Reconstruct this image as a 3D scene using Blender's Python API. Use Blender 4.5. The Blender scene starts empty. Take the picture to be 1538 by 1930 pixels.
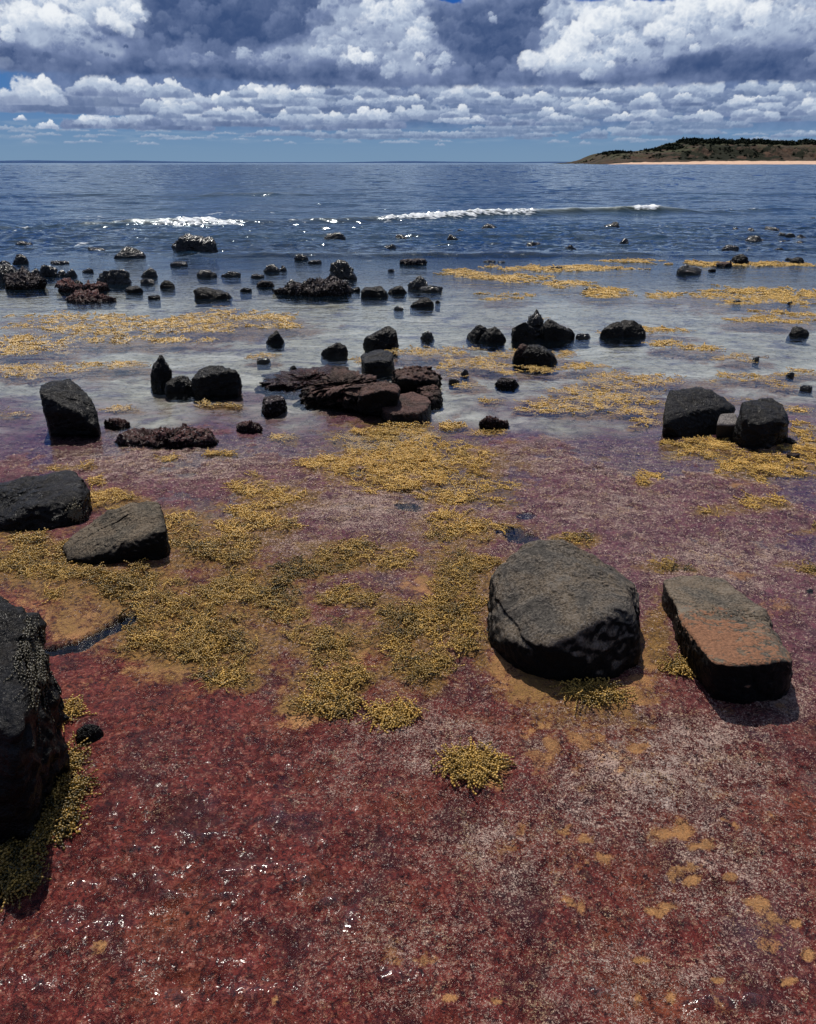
import bpy, bmesh, math, random
import numpy as np
R = math.radians
scene = bpy.context.scene
COL = scene.collection
rng = np.random.default_rng(7)

# ----------------------------------------------------------------- camera model
F, CX, CY, H = 1450.0, 769.0, 965.0, 1.6
PITCH = R(24.4)
CP, SP = math.cos(PITCH), math.sin(PITCH)

def ray(px, py):
    u = (px - CX) / F; v = (CY - py) / F
    return u, CP + v * SP, -SP + v * CP

def at(px, py, Y):
    u, dy, dz = ray(px, py)
    t = Y / dy
    return np.array([u * t, Y, H + dz * t])

def gpt(px, py, z=0.0):
    u, dy, dz = ray(px, py)
    t = (z - H) / dz
    return np.array([u * t, dy * t, z])

def topix(x, y, z=0.0):
    zz = z - H
    dep = y * CP - zz * SP
    up = y * SP + zz * CP
    return CX + F * x / dep, CY - F * up / dep

# ----------------------------------------------------------------- noise
def _h(ix, iy, iz, seed):
    n = (ix.astype(np.uint32) * np.uint32(374761393) + iy.astype(np.uint32) * np.uint32(668265263)
         + iz.astype(np.uint32) * np.uint32(2147483647) + np.uint32((seed * 974711 + 12345) & 0xffffffff))
    n = (n ^ (n >> np.uint32(13))) * np.uint32(1274126177)
    n = (n ^ (n >> np.uint32(15))) * np.uint32(2246822519)
    return n ^ (n >> np.uint32(16))

_G2 = np.array([[math.cos(a), math.sin(a)] for a in np.linspace(0, 2 * math.pi, 16, endpoint=False)], dtype=np.float32)
_G3 = np.array([[1,1,0],[-1,1,0],[1,-1,0],[-1,-1,0],[1,0,1],[-1,0,1],[1,0,-1],[-1,0,-1],
                [0,1,1],[0,-1,1],[0,1,-1],[0,-1,-1],[1,1,0],[-1,1,0],[0,-1,1],[0,-1,-1]], dtype=np.float32)

def pn2(x, y, seed=0):
    x = np.asarray(x, dtype=np.float64); y = np.asarray(y, dtype=np.float64)
    xi = np.floor(x); yi = np.floor(y)
    fx = (x - xi).astype(np.float32); fy = (y - yi).astype(np.float32)
    xi = xi.astype(np.int64); yi = yi.astype(np.int64)
    u = fx * fx * fx * (fx * (fx * 6 - 15) + 10); v = fy * fy * fy * (fy * (fy * 6 - 15) + 10)
    z0 = np.zeros_like(xi)
    def g(a, b):
        q = _G2[(_h(xi + a, yi + b, z0, seed) & np.uint32(15)).astype(np.intp)]
        return q[..., 0] * (fx - a) + q[..., 1] * (fy - b)
    a = g(0, 0); b = g(1, 0); c = g(0, 1); d = g(1, 1)
    return ((a + (b - a) * u) + ((c + (d - c) * u) - (a + (b - a) * u)) * v) * 1.5

def fbm2(x, y, octs=4, seed=0, gain=0.5, billow=False):
    s = 0; a = 1.0; t = 0; f = 1.0
    for i in range(octs):
        n = pn2(x * f + 13.7 * i, y * f - 7.3 * i, seed + i)
        s = s + a * (np.abs(n) * 2 - 0.6 if billow else n)
        t += a; a *= gain; f *= 2.03
    return s / t

def pn3(p, seed=0):
    i = np.floor(p); f = (p - i).astype(np.float32); i = i.astype(np.int64)
    w = f * f * f * (f * (f * 6 - 15) + 10)
    def g(a, b, c):
        q = _G3[(_h(i[:, 0] + a, i[:, 1] + b, i[:, 2] + c, seed) & np.uint32(15)).astype(np.intp)]
        return q[:, 0] * (f[:, 0] - a) + q[:, 1] * (f[:, 1] - b) + q[:, 2] * (f[:, 2] - c)
    def lx(b, c):
        A = g(0, b, c); return A + (g(1, b, c) - A) * w[:, 0]
    def ly(c):
        A = lx(0, c); return A + (lx(1, c) - A) * w[:, 1]
    A = ly(0)
    return A + (ly(1) - A) * w[:, 2]

def fbm3(p, octs=4, seed=0, gain=0.5, ridge=False):
    s = 0; a = 1.0; t = 0; f = 1.0
    for k in range(octs):
        n = pn3(p * f + 5.1 * k, seed + k)
        s = s + a * ((1 - np.abs(n) * 2.2) if ridge else n)
        t += a; a *= gain; f *= 2.03
    return s / t

def sstep(a, b, x):
    t = np.clip((x - a) / (b - a), 0, 1)
    return t * t * (3 - 2 * t)

def lin(r, g, b):
    o = []
    for c in (r, g, b):
        c /= 255.0
        o.append(c / 12.92 if c <= 0.04045 else ((c + 0.055) / 1.055) ** 2.4)
    return np.array(o)

# ----------------------------------------------------------------- object helpers
def mesh_from(name, verts, faces, mat=None, smooth=True, attrs=None):
    verts = np.asarray(verts, dtype=np.float32); faces = np.asarray(faces, dtype=np.int32)
    me = bpy.data.meshes.new(name)
    nf, k = faces.shape
    me.vertices.add(len(verts)); me.vertices.foreach_set('co', verts.ravel())
    me.loops.add(nf * k); me.loops.foreach_set('vertex_index', faces.ravel())
    me.polygons.add(nf)
    me.polygons.foreach_set('loop_start', np.arange(0, nf * k, k, dtype=np.int32))
    me.polygons.foreach_set('use_smooth', np.full(nf, smooth, dtype=bool))
    if attrs:
        for an, arr in attrs.items():
            a = me.attributes.new(an, 'FLOAT_COLOR', 'POINT')
            c = np.ones((len(verts), 4), dtype=np.float32); c[:, :arr.shape[1]] = arr
            a.data.foreach_set('color', c.ravel())
    me.update(calc_edges=True); me.validate()
    if mat: me.materials.append(mat)
    return me

def link(name, me, parent=None):
    o = bpy.data.objects.new(name, me); COL.objects.link(o)
    if parent is not None: o.parent = parent
    return o

def tag(o, label=None, cat=None, group=None, kind=None):
    if label: o['label'] = label
    if cat: o['category'] = cat
    if group: o['group'] = group
    if kind: o['kind'] = kind
    return o

def grid_faces(nr, nc):
    r = np.arange(nr - 1)[:, None]; c = np.arange(nc - 1)[None, :]
    a = r * nc + c
    return np.stack([a, a + 1, a + nc + 1, a + nc], -1).reshape(-1, 4)

# ----------------------------------------------------------------- material helpers
class NT:
    def __init__(s, name, world=None):
        if world: s.t = world.node_tree
        else:
            s.m = bpy.data.materials.new(name); s.m.use_nodes = True; s.t = s.m.node_tree
        s.t.nodes.clear(); s.L = s.t.links
    def n(s, typ, **kw):
        nd = s.t.nodes.new(typ)
        ins = kw.pop('ins', {})
        for k, v in kw.items(): setattr(nd, k, v)
        for k, v in ins.items():
            if hasattr(v, 'is_output') or isinstance(v, bpy.types.NodeSocket): s.L.new(v, nd.inputs[k])
            else: nd.inputs[k].default_value = v
        return nd
    def noise(s, vec, scale, detail=3, rough=0.55, dist=0.0):
        return s.n('ShaderNodeTexNoise', ins={'Vector': vec, 'Scale': scale, 'Detail': detail, 'Roughness': rough, 'Distortion': dist}).outputs['Fac']
    def mapr(s, v, a, b, c=0.0, d=1.0, smooth=False):
        return s.n('ShaderNodeMapRange', interpolation_type='SMOOTHSTEP' if smooth else 'LINEAR',
                   ins={'Value': v, 'From Min': a, 'From Max': b, 'To Min': c, 'To Max': d}).outputs['Result']
    def math(s, op, a, b=0.0, c=0.0):
        nd = s.n('ShaderNodeMath', operation=op)
        for i, v in enumerate((a, b, c)):
            if isinstance(v, bpy.types.NodeSocket): s.L.new(v, nd.inputs[i])
            else: nd.inputs[i].default_value = v
        return nd.outputs[0]
    def mix(s, fac, a, b):
        nd = s.n('ShaderNodeMix', data_type='RGBA')
        for i, v in ((0, fac), (6, a), (7, b)):
            if isinstance(v, bpy.types.NodeSocket): s.L.new(v, nd.inputs[i])
            elif i == 0: nd.inputs[0].default_value = v
            else: nd.inputs[i].default_value = tuple(v)[:3] + (1.0,)
        return nd.outputs[2]
    def pos(s): return s.n('ShaderNodeNewGeometry').outputs['Position']
    def obj(s): return s.n('ShaderNodeTexCoord').outputs['Object']
    def attr(s, name):
        a = s.n('ShaderNodeAttribute', attribute_name=name)
        sp = s.n('ShaderNodeSeparateColor', ins={'Color': a.outputs['Color']})
        return a.outputs['Color'], sp.outputs[0], sp.outputs[1], sp.outputs[2]
    def bump(s, h, strength, dist, normal=None):
        ins = {'Height': h, 'Strength': strength, 'Distance': dist}
        if normal is not None: ins['Normal'] = normal
        return s.n('ShaderNodeBump', ins=ins).outputs['Normal']
    def out(s, sh):
        o = s.n('ShaderNodeOutputMaterial'); s.L.new(sh, o.inputs['Surface'])

# ================================================================= SKY
def E(py):                                   # photo row -> elevation units at the centre
    return (math.atan((CY - py) / F) - PITCH) * 1592.0

def paint_sky():
    """cloud field computed on an azimuth/elevation grid: heaps of overlapping billows, far rows first"""
    st = 1.2
    Xf = np.arange(-900, 902, st); Yf = np.arange(-14, 345, st)
    X, Y = np.meshgrid(Xf, Yf)
    img = sky_base(X, Y)
    rs = np.random.default_rng(11)
    WS = {}
    for sc in (5, 10, 20, 40, 80):
        WS[sc] = (fbm2(X / sc, Y / sc * 1.1, 5, 900 + sc, .58), fbm2(X / sc + 31, Y / sc * 1.1, 5, 950 + sc, .58), fbm2(X / sc * 1.6, Y / sc * 1.9, 4, 980 + sc, .55, billow=True))
    def px(x, y):
        v = (CY - y) / F
        return math.atan2((x - CX) / F, CP + v * SP) * 1592.0
    C0, C1, C2, C3 = lin(58, 80, 122), lin(118, 134, 170), lin(182, 196, 217), lin(240, 244, 248)
    def ramp(t, cs=(C0, C1, C2, C3)):
        t = np.clip(t, 0, 1)[..., None] * 3
        return cs[0] + (cs[1] - cs[0]) * np.clip(t, 0, 1) + (cs[2] - cs[1]) * np.clip(t - 1, 0, 1) + (cs[3] - cs[2]) * np.clip(t - 2, 0, 1)
    def comp(c, a):
        img[...] = img * (1 - a[..., None]) + c * a[..., None]

    def puff(cx, cy, r, t0, con, opac=1.0, asp=1.3, floor=None, haze=0.0, soft=.30, hz=None, bot=-1.0):
        m = r * 1.9
        i0, i1 = np.searchsorted(Xf, [cx - m * asp, cx + m * asp]); j0, j1 = np.searchsorted(Yf, [cy - m, cy + m])
        if i1 - i0 < 2 or j1 - j0 < 2: return
        sc = min(WS, key=lambda q: abs(math.log(q / max(r * 1.1, 1))))
        a1, a2, bl = (w[j0:j1, i0:i1] for w in WS[sc])
        x = X[j0:j1, i0:i1]; y = Y[j0:j1, i0:i1]
        nx = (x - cx) / (r * asp) + .62 * a1; ny = (y - cy) / r + .62 * a2
        d = np.sqrt(nx * nx + ny * ny)
        a = sstep(1.0, 1.0 - soft, d + .16 * bl) * sstep(bot, bot + .75, ny) * opac
        if floor is not None: a = a * sstep(-1.2, 2.6, y - floor + 2.2 * WS[20][0][j0:j1, i0:i1])
        t = t0 + con * (.55 * np.clip(ny, -1, 1) - .16 * np.clip(nx, -1, 1) - .42 * bl + .30 * a1)
        c = ramp(t)
        if hz is not None: c = c * (1 - haze) + hz * haze
        img[j0:j1, i0:i1] = img[j0:j1, i0:i1] * (1 - a[..., None]) + c * a[..., None]

    HZ = lin(112, 140, 172)
    def cloud(x, y, w, h, lo=.22, hi=.9, seed=0, haze=0.0, opac=1.0, n=None, con=.32, size=1.0):
        r = np.random.default_rng(seed)
        X0, Y0 = px(x, y), E(y); h = h * 1.12
        n = n or int(8 + 13 * w / max(h, 4))
        P = []
        lobes = r.uniform(-.9, .9, 3 + int(w / (h * 2 + 1)))
        for k in range(n):
            t = r.uniform(-1, 1)
            env = (1 - abs(t) ** 2.5) * (.45 + .55 * np.exp(-np.min(np.abs(lobes - t)) ** 2 / .03))
            rad = h * r.uniform(.16, .40) * size
            P.append((X0 + t * w * .5, Y0 + rad * .25 + env * (h - rad * .8) * r.random() ** .8, rad))
        P.sort(key=lambda q: -q[1])
        for (a, b, rad) in P:
            f = np.clip((b - Y0) / h, 0, 1)
            puff(a, b, rad, lo + (hi - lo) * f ** .75 + r.normal(0, .05), con * (.5 + .5 * f), opac, 1.35, Y0, haze, .35, HZ)
        # flat shaded foot
        for k in range(max(2, int(w / (h * 1.2)))):
            puff(X0 + r.uniform(-.46, .46) * w, Y0 + h * .10, h * .30, lo - .05, con * .35, .6 * opac, 2.6, Y0, haze, .5, HZ)

    # thin haze streaks near the horizon
    band = fbm2(X / 90, Y / 9, 5, 3, 0.55)
    comp(lin(150, 170, 192), 0.30 * sstep(20, 45, Y) * sstep(110, 50, Y) * sstep(0.0, 0.4, band))
    for k in range(70):
        y = rs.uniform(250, 275)
        cloud(rs.uniform(-60, 1600), y, rs.uniform(14, 60), rs.uniform(3, 6.5), .45, .75, 100 + k, haze=.55, opac=rs.uniform(.35, .8))
    # grey veil filling the far rows
    veil = sstep(E(262), E(222), Y + 9 * WS[80][0] + 5 * WS[20][0]) * sstep(px(120, 200), px(470, 200), X + 90 * WS[80][1] + (Y - E(200)) * 1.2)
    veil2 = sstep(E(215), E(190), Y + 8 * WS[40][0]) * sstep(px(-20, 180), px(110, 180), X + 40 * WS[80][1])
    comp(ramp(.20 + .25 * WS[80][0] + .18 * WS[20][1]), np.maximum(.72 * veil, .85 * veil2))
    rows = []
    for k in range(60):
        y = rs.uniform(218, 264); rows.append((rs.uniform(470, 1640), y, rs.uniform(30, 120), rs.uniform(8, 16), .25, .78, .38, rs.uniform(.6, .95)))
    for k in range(46):
        y = rs.uniform(188, 236); rows.append((rs.uniform(560, 1660), y, rs.uniform(60, 170), rs.uniform(14, 30), .20, .86, .20, .95))
    rows += [(x, y, w, h, .2, .95, .10, 1) for (x, y, w, h) in
        [(20, 218, 120, 34), (85, 221, 130, 50), (160, 222, 110, 36), (195, 208, 130, 46), (250, 222, 120, 30), (470, 212, 150, 40), (560, 214, 110, 44), (630, 212, 90, 34), (700, 214, 110, 44),
         (250, 247, 210, 28), (400, 240, 230, 26), (330, 248, 130, 16), (180, 246, 70, 18), (590, 246, 100, 26), (700, 243, 100, 32), (830, 190, 130, 36), (930, 190, 110, 36), (1020, 206, 120, 38), (1120, 202, 130, 36), (1210, 198, 120, 32),
         (1310, 206, 140, 36), (1400, 226, 160, 34), (1490, 236, 110, 36), (790, 224, 90, 38), (880, 230, 110, 26), (970, 238, 90, 22), (1580, 205, 120, 40), (1090, 178, 150, 22), (690, 180, 130, 24)]]
    rows.sort(key=lambda q: -q[1])
    for i, (x, y, w, h, lo, hi, hz, op) in enumerate(rows): cloud(x, y, w, h, lo, hi, 400 + i, hz, op)
    for i, (x, y, w, h, lo) in enumerate([(495, 203, 62, 27, .55), (272, 201, 50, 42, .35), (580, 204, 34, 36, .4), (355, 211, 76, 36, .4), (-10, 205, 60, 26, .4), (420, 209, 46, 26, .35), (92, 248, 28, 13, .5), (40, 234, 16, 7, .5), (190, 190, 90, 30, .3), (70, 207, 70, 36, .45), (310, 190, 70, 26, .3), (880, 186, 80, 26, .5), (700, 226, 70, 22, .55)]):
        cloud(x, y, w, h, lo, 1.0, 760 + i, .03, 1)

    for k in range(70):
        y = rs.uniform(182, 240)
        cloud(rs.uniform(300, 1650), y, rs.uniform(24, 80), rs.uniform(12, 26), .32, 1.0, 1200 + k, .16, .95)
    # --- the broad layer overhead: smooth shaded deck ...
    pX = 769 + X
    basey = E(150) + (E(166) - E(150)) * sstep(300, 700, pX) - 5 * sstep(1300, 1600, pX)
    edge = basey + 7 * WS[80][0] + 5 * WS[20][1]
    a = sstep(-4, 5, Y - edge)
    j1, j2 = WS[80][0] * 26 + WS[20][0] * 7, WS[80][1] * 20 + WS[20][1] * 6
    hrow = np.clip((Y - basey) / 105.0, 0, 1.4)
    Bm = 0.20 + .32 * hrow + .30 * fbm2(X / 130, Y / 60, 3, 66)
    spots = [(60, 50, 90, 30, .40), (130, 15, 60, 22, .2), (215, 30, 62, 46, .42), (20, 88, 60, 10, .3), (262, 40, 12, 46, .35), (420, 15, 150, 50, -.95), (330, 55, 70, 26, -.6), (430, 60, 110, 22, -.5), (540, 5, 70, 26, -.5),
             (560, 62, 50, 22, -.25), (650, 55, 70, 34, .15), (660, 112, 30, 22, .22), (620, 20, 40, 20, .25), (740, 30, 60, 40, .22), (480, 105, 160, 18, .20), (350, 105, 90, 18, .1), (770, 105, 60, 26, .2), (300, 140, 260, 14, -.15),
             (880, 50, 76, 46, -.8), (930, 85, 70, 20, -.5), (1000, 20, 44, 50, -.45), (1060, 105, 66, 28, .45), (1120, 60, 56, 50, .50), (1210, 25, 90, 24, .45), (1180, 115, 100, 18, .25), (1290, 45, 80, 46, .38), (1370, 20, 70, 24, .4),
             (1400, 80, 90, 36, .25), (1330, 124, 120, 14, -.35), (1460, 130, 120, 22, -.3), (1525, 20, 36, 26, -.45), (1530, 65, 30, 40, .25), (830, 135, 60, 22, .2), (795, 60, 26, 56, .32), (60, 118, 150, 16, -.2), (1150, 152, 260, 10, -.2)]
    for (sx, sy, rx, ry, am) in spots:
        d = ((X + j1 - px(sx, sy)) / rx) ** 2 + ((Y + j2 - E(sy)) / (ry * .9)) ** 2
        Bm = Bm + am * (.72 if am < 0 else .74) * np.exp(-d * .9)
    Bm = np.where(Bm < .14, .14 - .10 * (1 - np.exp(-(.14 - Bm) / .25)), Bm); Bm = np.where(Bm > .56, .56 + .24 * (1 - np.exp(-(Bm - .62) / .3)), Bm)
    comp(ramp(Bm + .22 * WS[40][0] + .16 * fbm2(X / 120, Y / 45, 4, 77) + .05 * WS[10][0]), a)
    # ... with billows modelled on it, upper ones behind lower ones
    P = []
    for k in range(1500):
        cx = rs.uniform(-880, 880); cy = rs.uniform(E(146), 335)
        P.append((cx, cy))
    P.sort(key=lambda q: -q[1])
    for (cx, cy) in P:
        i = int(np.clip((cx + 900) / st, 0, len(Xf) - 1)); j = int(np.clip((cy + 14) / st, 0, len(Yf) - 1))
        b = Bm[j, i]; hh = (cy - basey[j, i]) / 100
        if hh < .08: continue
        r = rs.uniform(4, 15) * (.6 + .7 * min(hh, 1.2)) * (1.35 if b < .25 else 1)
        con = .15 + .62 * np.clip(b - .12, 0, .5)
        puff(cx, cy, r, b - .02 + .20 * float(WS[40][1][j, i]) + rs.normal(0, .12), con, rs.uniform(.6, .95) if b > .3 else .45, rs.uniform(1.1, 1.7), None, 0, .38, None, -.9)
    for (x, y, r, t0) in [(662, 108, 14, .78), (668, 98, 9, .9), (700, 112, 13, .85), (694, 106, 8, .85), (735, 128, 14, .6), (927, 34, 9, .5), (1010, 118, 20, .8), (1040, 112, 18, .9), (1070, 96, 22, .88), (1095, 70, 20, .9), (1120, 45, 22, .95), (1150, 28, 20, .9), (1200, 22, 22, .85), (1290, 30, 22, .92), (1310, 12, 20, .95),
                          (1380, 22, 24, .95), (1430, 50, 20, .85), (70, 58, 20, .9), (110, 50, 22, .88), (30, 66, 16, .8), (190, 40, 24, .85), (225, 30, 20, .85), (262, 35, 10, .9), (240, 58, 16, .7), (20, 88, 12, .8), (640, 88, 16, .5), (785, 70, 14, .7), (800, 40, 14, .72)]:
        for q in range(4):
            puff(px(x, y) + rs.normal(0, r * .45), E(y) + rs.normal(0, r * .35), r * rs.uniform(.45, .95), t0 + rs.normal(0, .06), .34, .75, 1.25, None, 0, .35, None, -.9)
    for (sx, sy, rx, ry) in [(1195, -6, 105, 13), (845, -8, 26, 9)]:
        d = ((X + j1 * .8 - px(sx, sy)) / rx) ** 2 + ((Y + j2 * .6 - E(sy)) / ry) ** 2
        comp(lin(38, 92, 172), sstep(1.3, 0.6, d))
    return Xf, Yf, img

def sky_base(X, Y):
    t = np.clip(Y / 300.0, 0, 1)[..., None]
    c = lin(118, 148, 178) * (1 - sstep(0, .45, t)) + lin(72, 120, 178) * sstep(0, .45, t)
    c = c * (1 - sstep(.45, 1, t)) + lin(38, 92, 172) * sstep(.45, 1, t)
    return c

def build_sky():
    RAD = 30000.0
    mt = NT('cloudy_sky')
    col = mt.attr('sky_colour')[0]
    em = mt.n('ShaderNodeEmission', ins={'Color': col, 'Strength': 1.0})
    mt.out(em.outputs[0])
    try: mt.m.cycles.emission_sampling = 'NONE'
    except Exception: pass
    Xf, Yf, img = paint_sky()
    # one non-uniform grid: fine in front, coarse round the back and higher up
    Xb = np.concatenate([np.linspace(-5001.4, -912, 240), Xf, np.linspace(912, 5001.4, 240)])
    Yb = np.concatenate([[-60, -30], Yf, np.linspace(352, 1220, 110)])
    X, Y = np.meshgrid(Xb, Yb)
    c = sky_base(X, np.minimum(Y, 400))
    n = fbm2(X / 330, Y / 190, 6, 91, .55) + .12
    a = sstep(-.12, .22, n) * sstep(30, 200, Y)
    lv = .45 + .9 * fbm2(X / 150 + 3, Y / 100, 5, 95, .55)
    cc = lin(100, 114, 148) + (lin(214, 222, 232) - lin(100, 114, 148)) * sstep(.1, .9, lv)[..., None]
    c = c * (1 - a[..., None]) + cc * a[..., None]
    j0 = 2; i0 = 240
    sub = c[j0:j0 + len(Yf), i0:i0 + len(Xf)]
    wgt = (sstep(345, 300, Y) * sstep(901, 830, np.abs(X)))[j0:j0 + len(Yf), i0:i0 + len(Xf)][..., None]
    c[j0:j0 + len(Yf), i0:i0 + len(Xf)] = sub * (1 - wgt) + img * wgt
    az = X / 1592.0; el = Y / 1592.0
    V = np.stack([np.sin(az) * np.cos(el), np.cos(az) * np.cos(el), np.sin(el)], -1).reshape(-1, 3) * RAD
    V[:, 2] += H
    me = mesh_from('sky', V, grid_faces(*X.shape), mt.m, True, {'sky_colour': np.clip(c, 0, 4).reshape(-1, 3)})
    o = link('sky', me); tag(o, kind='structure')
    return o

# ================================================================= REEF
def bump1(x, y, cx, cy, rx, ry):
    return np.exp(-(((x - cx) / rx) ** 2 + ((y - cy) / ry) ** 2))

def fissure(px, py):
    """dark crevices of the reef, in map form: distance to a few polylines"""
    lines = [([(70, 1236), (150, 1225), (200, 1195), (255, 1168)], 15), ([(250, 1170), (330, 1125)], 4)]
    m = np.zeros_like(px)
    for pts, w in lines:
        for (a, b) in zip(pts[:-1], pts[1:]):
            dx, dy = b[0] - a[0], b[1] - a[1]
            t = np.clip(((px - a[0]) * dx + (py - a[1]) * dy) / (dx * dx + dy * dy), 0, 1)
            d = np.hypot(px - a[0] - t * dx, (py - a[1] - t * dy) * 1.3)
            m = np.maximum(m, np.exp(-(d / w) ** 2))
    return m

def reef_h(x, y):
    Yk = [-10, 1.0, 1.8, 2.6, 3.4, 4.4, 5.2, 7, 13, 15, 20, 40, 200, 40000]
    Zk = [0.02, 0.020, 0.018, 0.016, 0.010, -0.006, -0.030, -0.085, -0.11, -0.22, -0.9, -3.0, -8, -12]
    z = np.interp(y, Yk, Zk)
    near = sstep(60, 14, y)
    z = z + near * (0.024 * fbm2(x * 1.1, y * 1.1, 3, 201) + (0.016 + .016 * sstep(2.2, 1.4, y)) * fbm2(x * 4.5, y * 4.5, 4, 205, .6) + (.005 + .004 * sstep(2.4, 1.5, y)) * fbm2(x * 19, y * 19, 4, 210, .6))
    z = z + sstep(3.2, 4.2, y) * sstep(9, 5.5, y) * .035 * fbm2(x * 1.7 + 3, y * 1.7, 4, 207, .6)
    # lumpy turf humps in the purple belt
    belt = sstep(3.0, 3.6, y) * sstep(5.6, 4.6, y)
    z = z + belt * 0.018 * np.clip(fbm2(x * 9, y * 9, 3, 215, .6), 0, 1)
    return z

def prj(x, y):
    ys = np.maximum(y, 0.75)
    return topix(x, ys, 0.0)

def blobs(px, py, L, jx=0, jy=0, pw=1.0):
    m = np.zeros_like(px)
    for b in L:
        cx, cy, rx, ry = b[:4]; am = b[4] if len(b) > 4 else 1.0
        d = ((px + jx * rx - cx) / rx) ** 2 + ((py + jy * ry - cy) / ry) ** 2
        m = np.maximum(m, am * np.exp(-d ** pw))
    return m

SAND = [(1010, 1300, 75, 42), (1175, 1325, 62, 36), (1225, 1240, 26, 70, .8), (945, 1255, 24, 38), (1200, 1418, 20, 13), (947, 1460, 18, 20), (925, 1490, 30, 14, .7), (1035, 1430, 16, 40, .8), (1100, 1410, 60, 36, .55), (1262, 1580, 36, 20), (1320, 1604, 36, 10),
        (1130, 1630, 28, 12, .8), (1375, 1662, 18, 10), (1300, 1668, 18, 9), (1262, 1712, 24, 10), (1238, 1722, 20, 9), (1430, 1715, 28, 18), (1450, 1740, 22, 12), (1495, 1745, 12, 8), (1215, 1812, 16, 8), (1350, 1857, 14, 8), (1265, 1880, 13, 14),
        (1487, 1862, 18, 10), (1524, 1805, 16, 10), (1200, 1890, 10, 14, .8), (935, 1893, 14, 6), (800, 1112, 22, 20), (760, 1105, 16, 12), (690, 1228, 26, 20), (660, 1250, 26, 10), (600, 1300, 60, 18, .9), (570, 1365, 36, 22), (540, 1345, 20, 12), (350, 1028, 50, 16),
        (450, 1108, 46, 14), (780, 1236, 24, 12), (150, 1185, 70, 30, .75), (310, 1265, 60, 18, .8), (1395, 1088, 32, 9, .8), (1390, 918, 22, 6, .7), (850, 1895, 12, 10, .8), (520, 1905, 8, 14, .8), (190, 1790, 14, 20, .6), (1110, 1330, 90, 30, .6), (1480, 1345, 30, 12, .7), (1460, 1150, 30, 16, .6),
        (1130, 1110, 20, 10, .5), (640, 1220, 20, 12), (420, 1200, 90, 60, .45), (250, 1130, 150, 50, .5), (60, 1150, 60, 30, .5), (120, 1090, 80, 20, .6), (1175, 1455, 20, 16, .5), (1150, 1440, 120, 40, .35), (1100, 1640, 80, 30, .35), (1400, 1740, 90, 30, .35), (1100, 1500, 16, 10, .5), (780, 960, 40, 12, .4), (620, 1000, 30, 10, .4), (1270, 1570, 60, 30, .4)]

def zones(x, y):
    px, py = prj(x, y)
    jx = 1.5 * fbm2(x * 12, y * 12, 5, 301, .62); jy = 1.5 * fbm2(x * 12 + 5, y * 12, 5, 305, .62)
    sand = blobs(px, py, SAND, jx, jy, 1.2)
    sand = np.clip(sand * .9 + .9 * fbm2(x * 20, y * 20, 5, 307, .68), 0, 1) * sstep(.02, .4, sand)
    jx, jy = jx * .4, jy * .4
    turfL = [(1230, 1470, 330, 170, 1), (820, 1400, 230, 120, .8), (1380, 1660, 260, 160, .8), (960, 1600, 240, 160, .78), (1150, 1800, 300, 120, .62), (560, 1290, 200, 60, .4), (690, 965, 190, 60, 1), (560, 1030, 120, 40, .8), (1000, 1130, 200, 60, .5), (1350, 1060, 260, 90, .85),
             (1150, 960, 240, 60, .8), (1000, 870, 160, 50, .75), (320, 870, 330, 60, .85), (800, 980, 500, 90, .6), (1200, 900, 400, 90, .6), (650, 1470, 160, 120, .55), (320, 1450, 260, 160, .34), (250, 1800, 340, 160, .36), (760, 1780, 300, 180, .6), (1300, 1850, 400, 120, .6), (80, 1080, 80, 30, .5), (820, 1060, 100, 30, .6), (1480, 1320, 120, 80, .8), (1340, 1400, 200, 60, .95)]
    turf = blobs(px, py, turfL, jx * .5, jy * .5)
    turf = np.maximum(turf, (.20 + .25 * sstep(300, 800, px + (1400 - py) * .5)) * sstep(780, 850, py)); turf = np.clip(turf * .9 + .30 * fbm2(x * 8, y * 8, 4, 311, .6), 0, 1)
    purple = sstep(1330, 960, py - (px - CX) * 0.22 + 90 * fbm2(x * 2.3, y * 2.3, 3, 321))
    pale = sstep(815, 690, py + 120 * fbm2(x * 1.5, y * 1.5, 4, 331) - 30 * bump1(px, py, 900, 800, 300, 80))
    deep = sstep(575, 490, py + 30 * fbm2(x * .5, y * .5, 3, 341))
    blu = bump1(px, py, 1200, 790, 260, 60) * .7 + bump1(px, py, 1250, 960, 260, 60) * .6
    sand = np.maximum(sand, .85 * sstep(.20, .42, fbm2(x * 6.5 + 2, y * 6.5, 5, 309, .62)) * blobs(px, py, [(1250, 1640, 380, 330), (1080, 1380, 200, 90), (900, 1860, 260, 90)]))
    fis = fissure(px + 6 * fbm2(x * 12, y * 12, 3, 351), py + 6 * fbm2(x * 12 + 4, y * 12, 3, 355))
    holes = [(768, 957, 24, 9), (992, 974, 18, 6), (962, 1004, 26, 9), (985, 1017, 28, 9), (742, 866, 26, 5, .8), (675, 893, 20, 5, .7)]
    fis = fis * sstep(-.35, .15, fbm2(x * 14, y * 14, 4, 358, .6) + .6 * (py < 1260))
    hol = blobs(px, py, holes, jx * .6, jy * .6, 2.5)
    dark = np.clip(np.maximum(sstep(.25, .7, fis), hol), 0, 1)
    gold = goldmask(px, py, x, y)
    return sand, turf, purple, pale, deep, dark, gold

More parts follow.
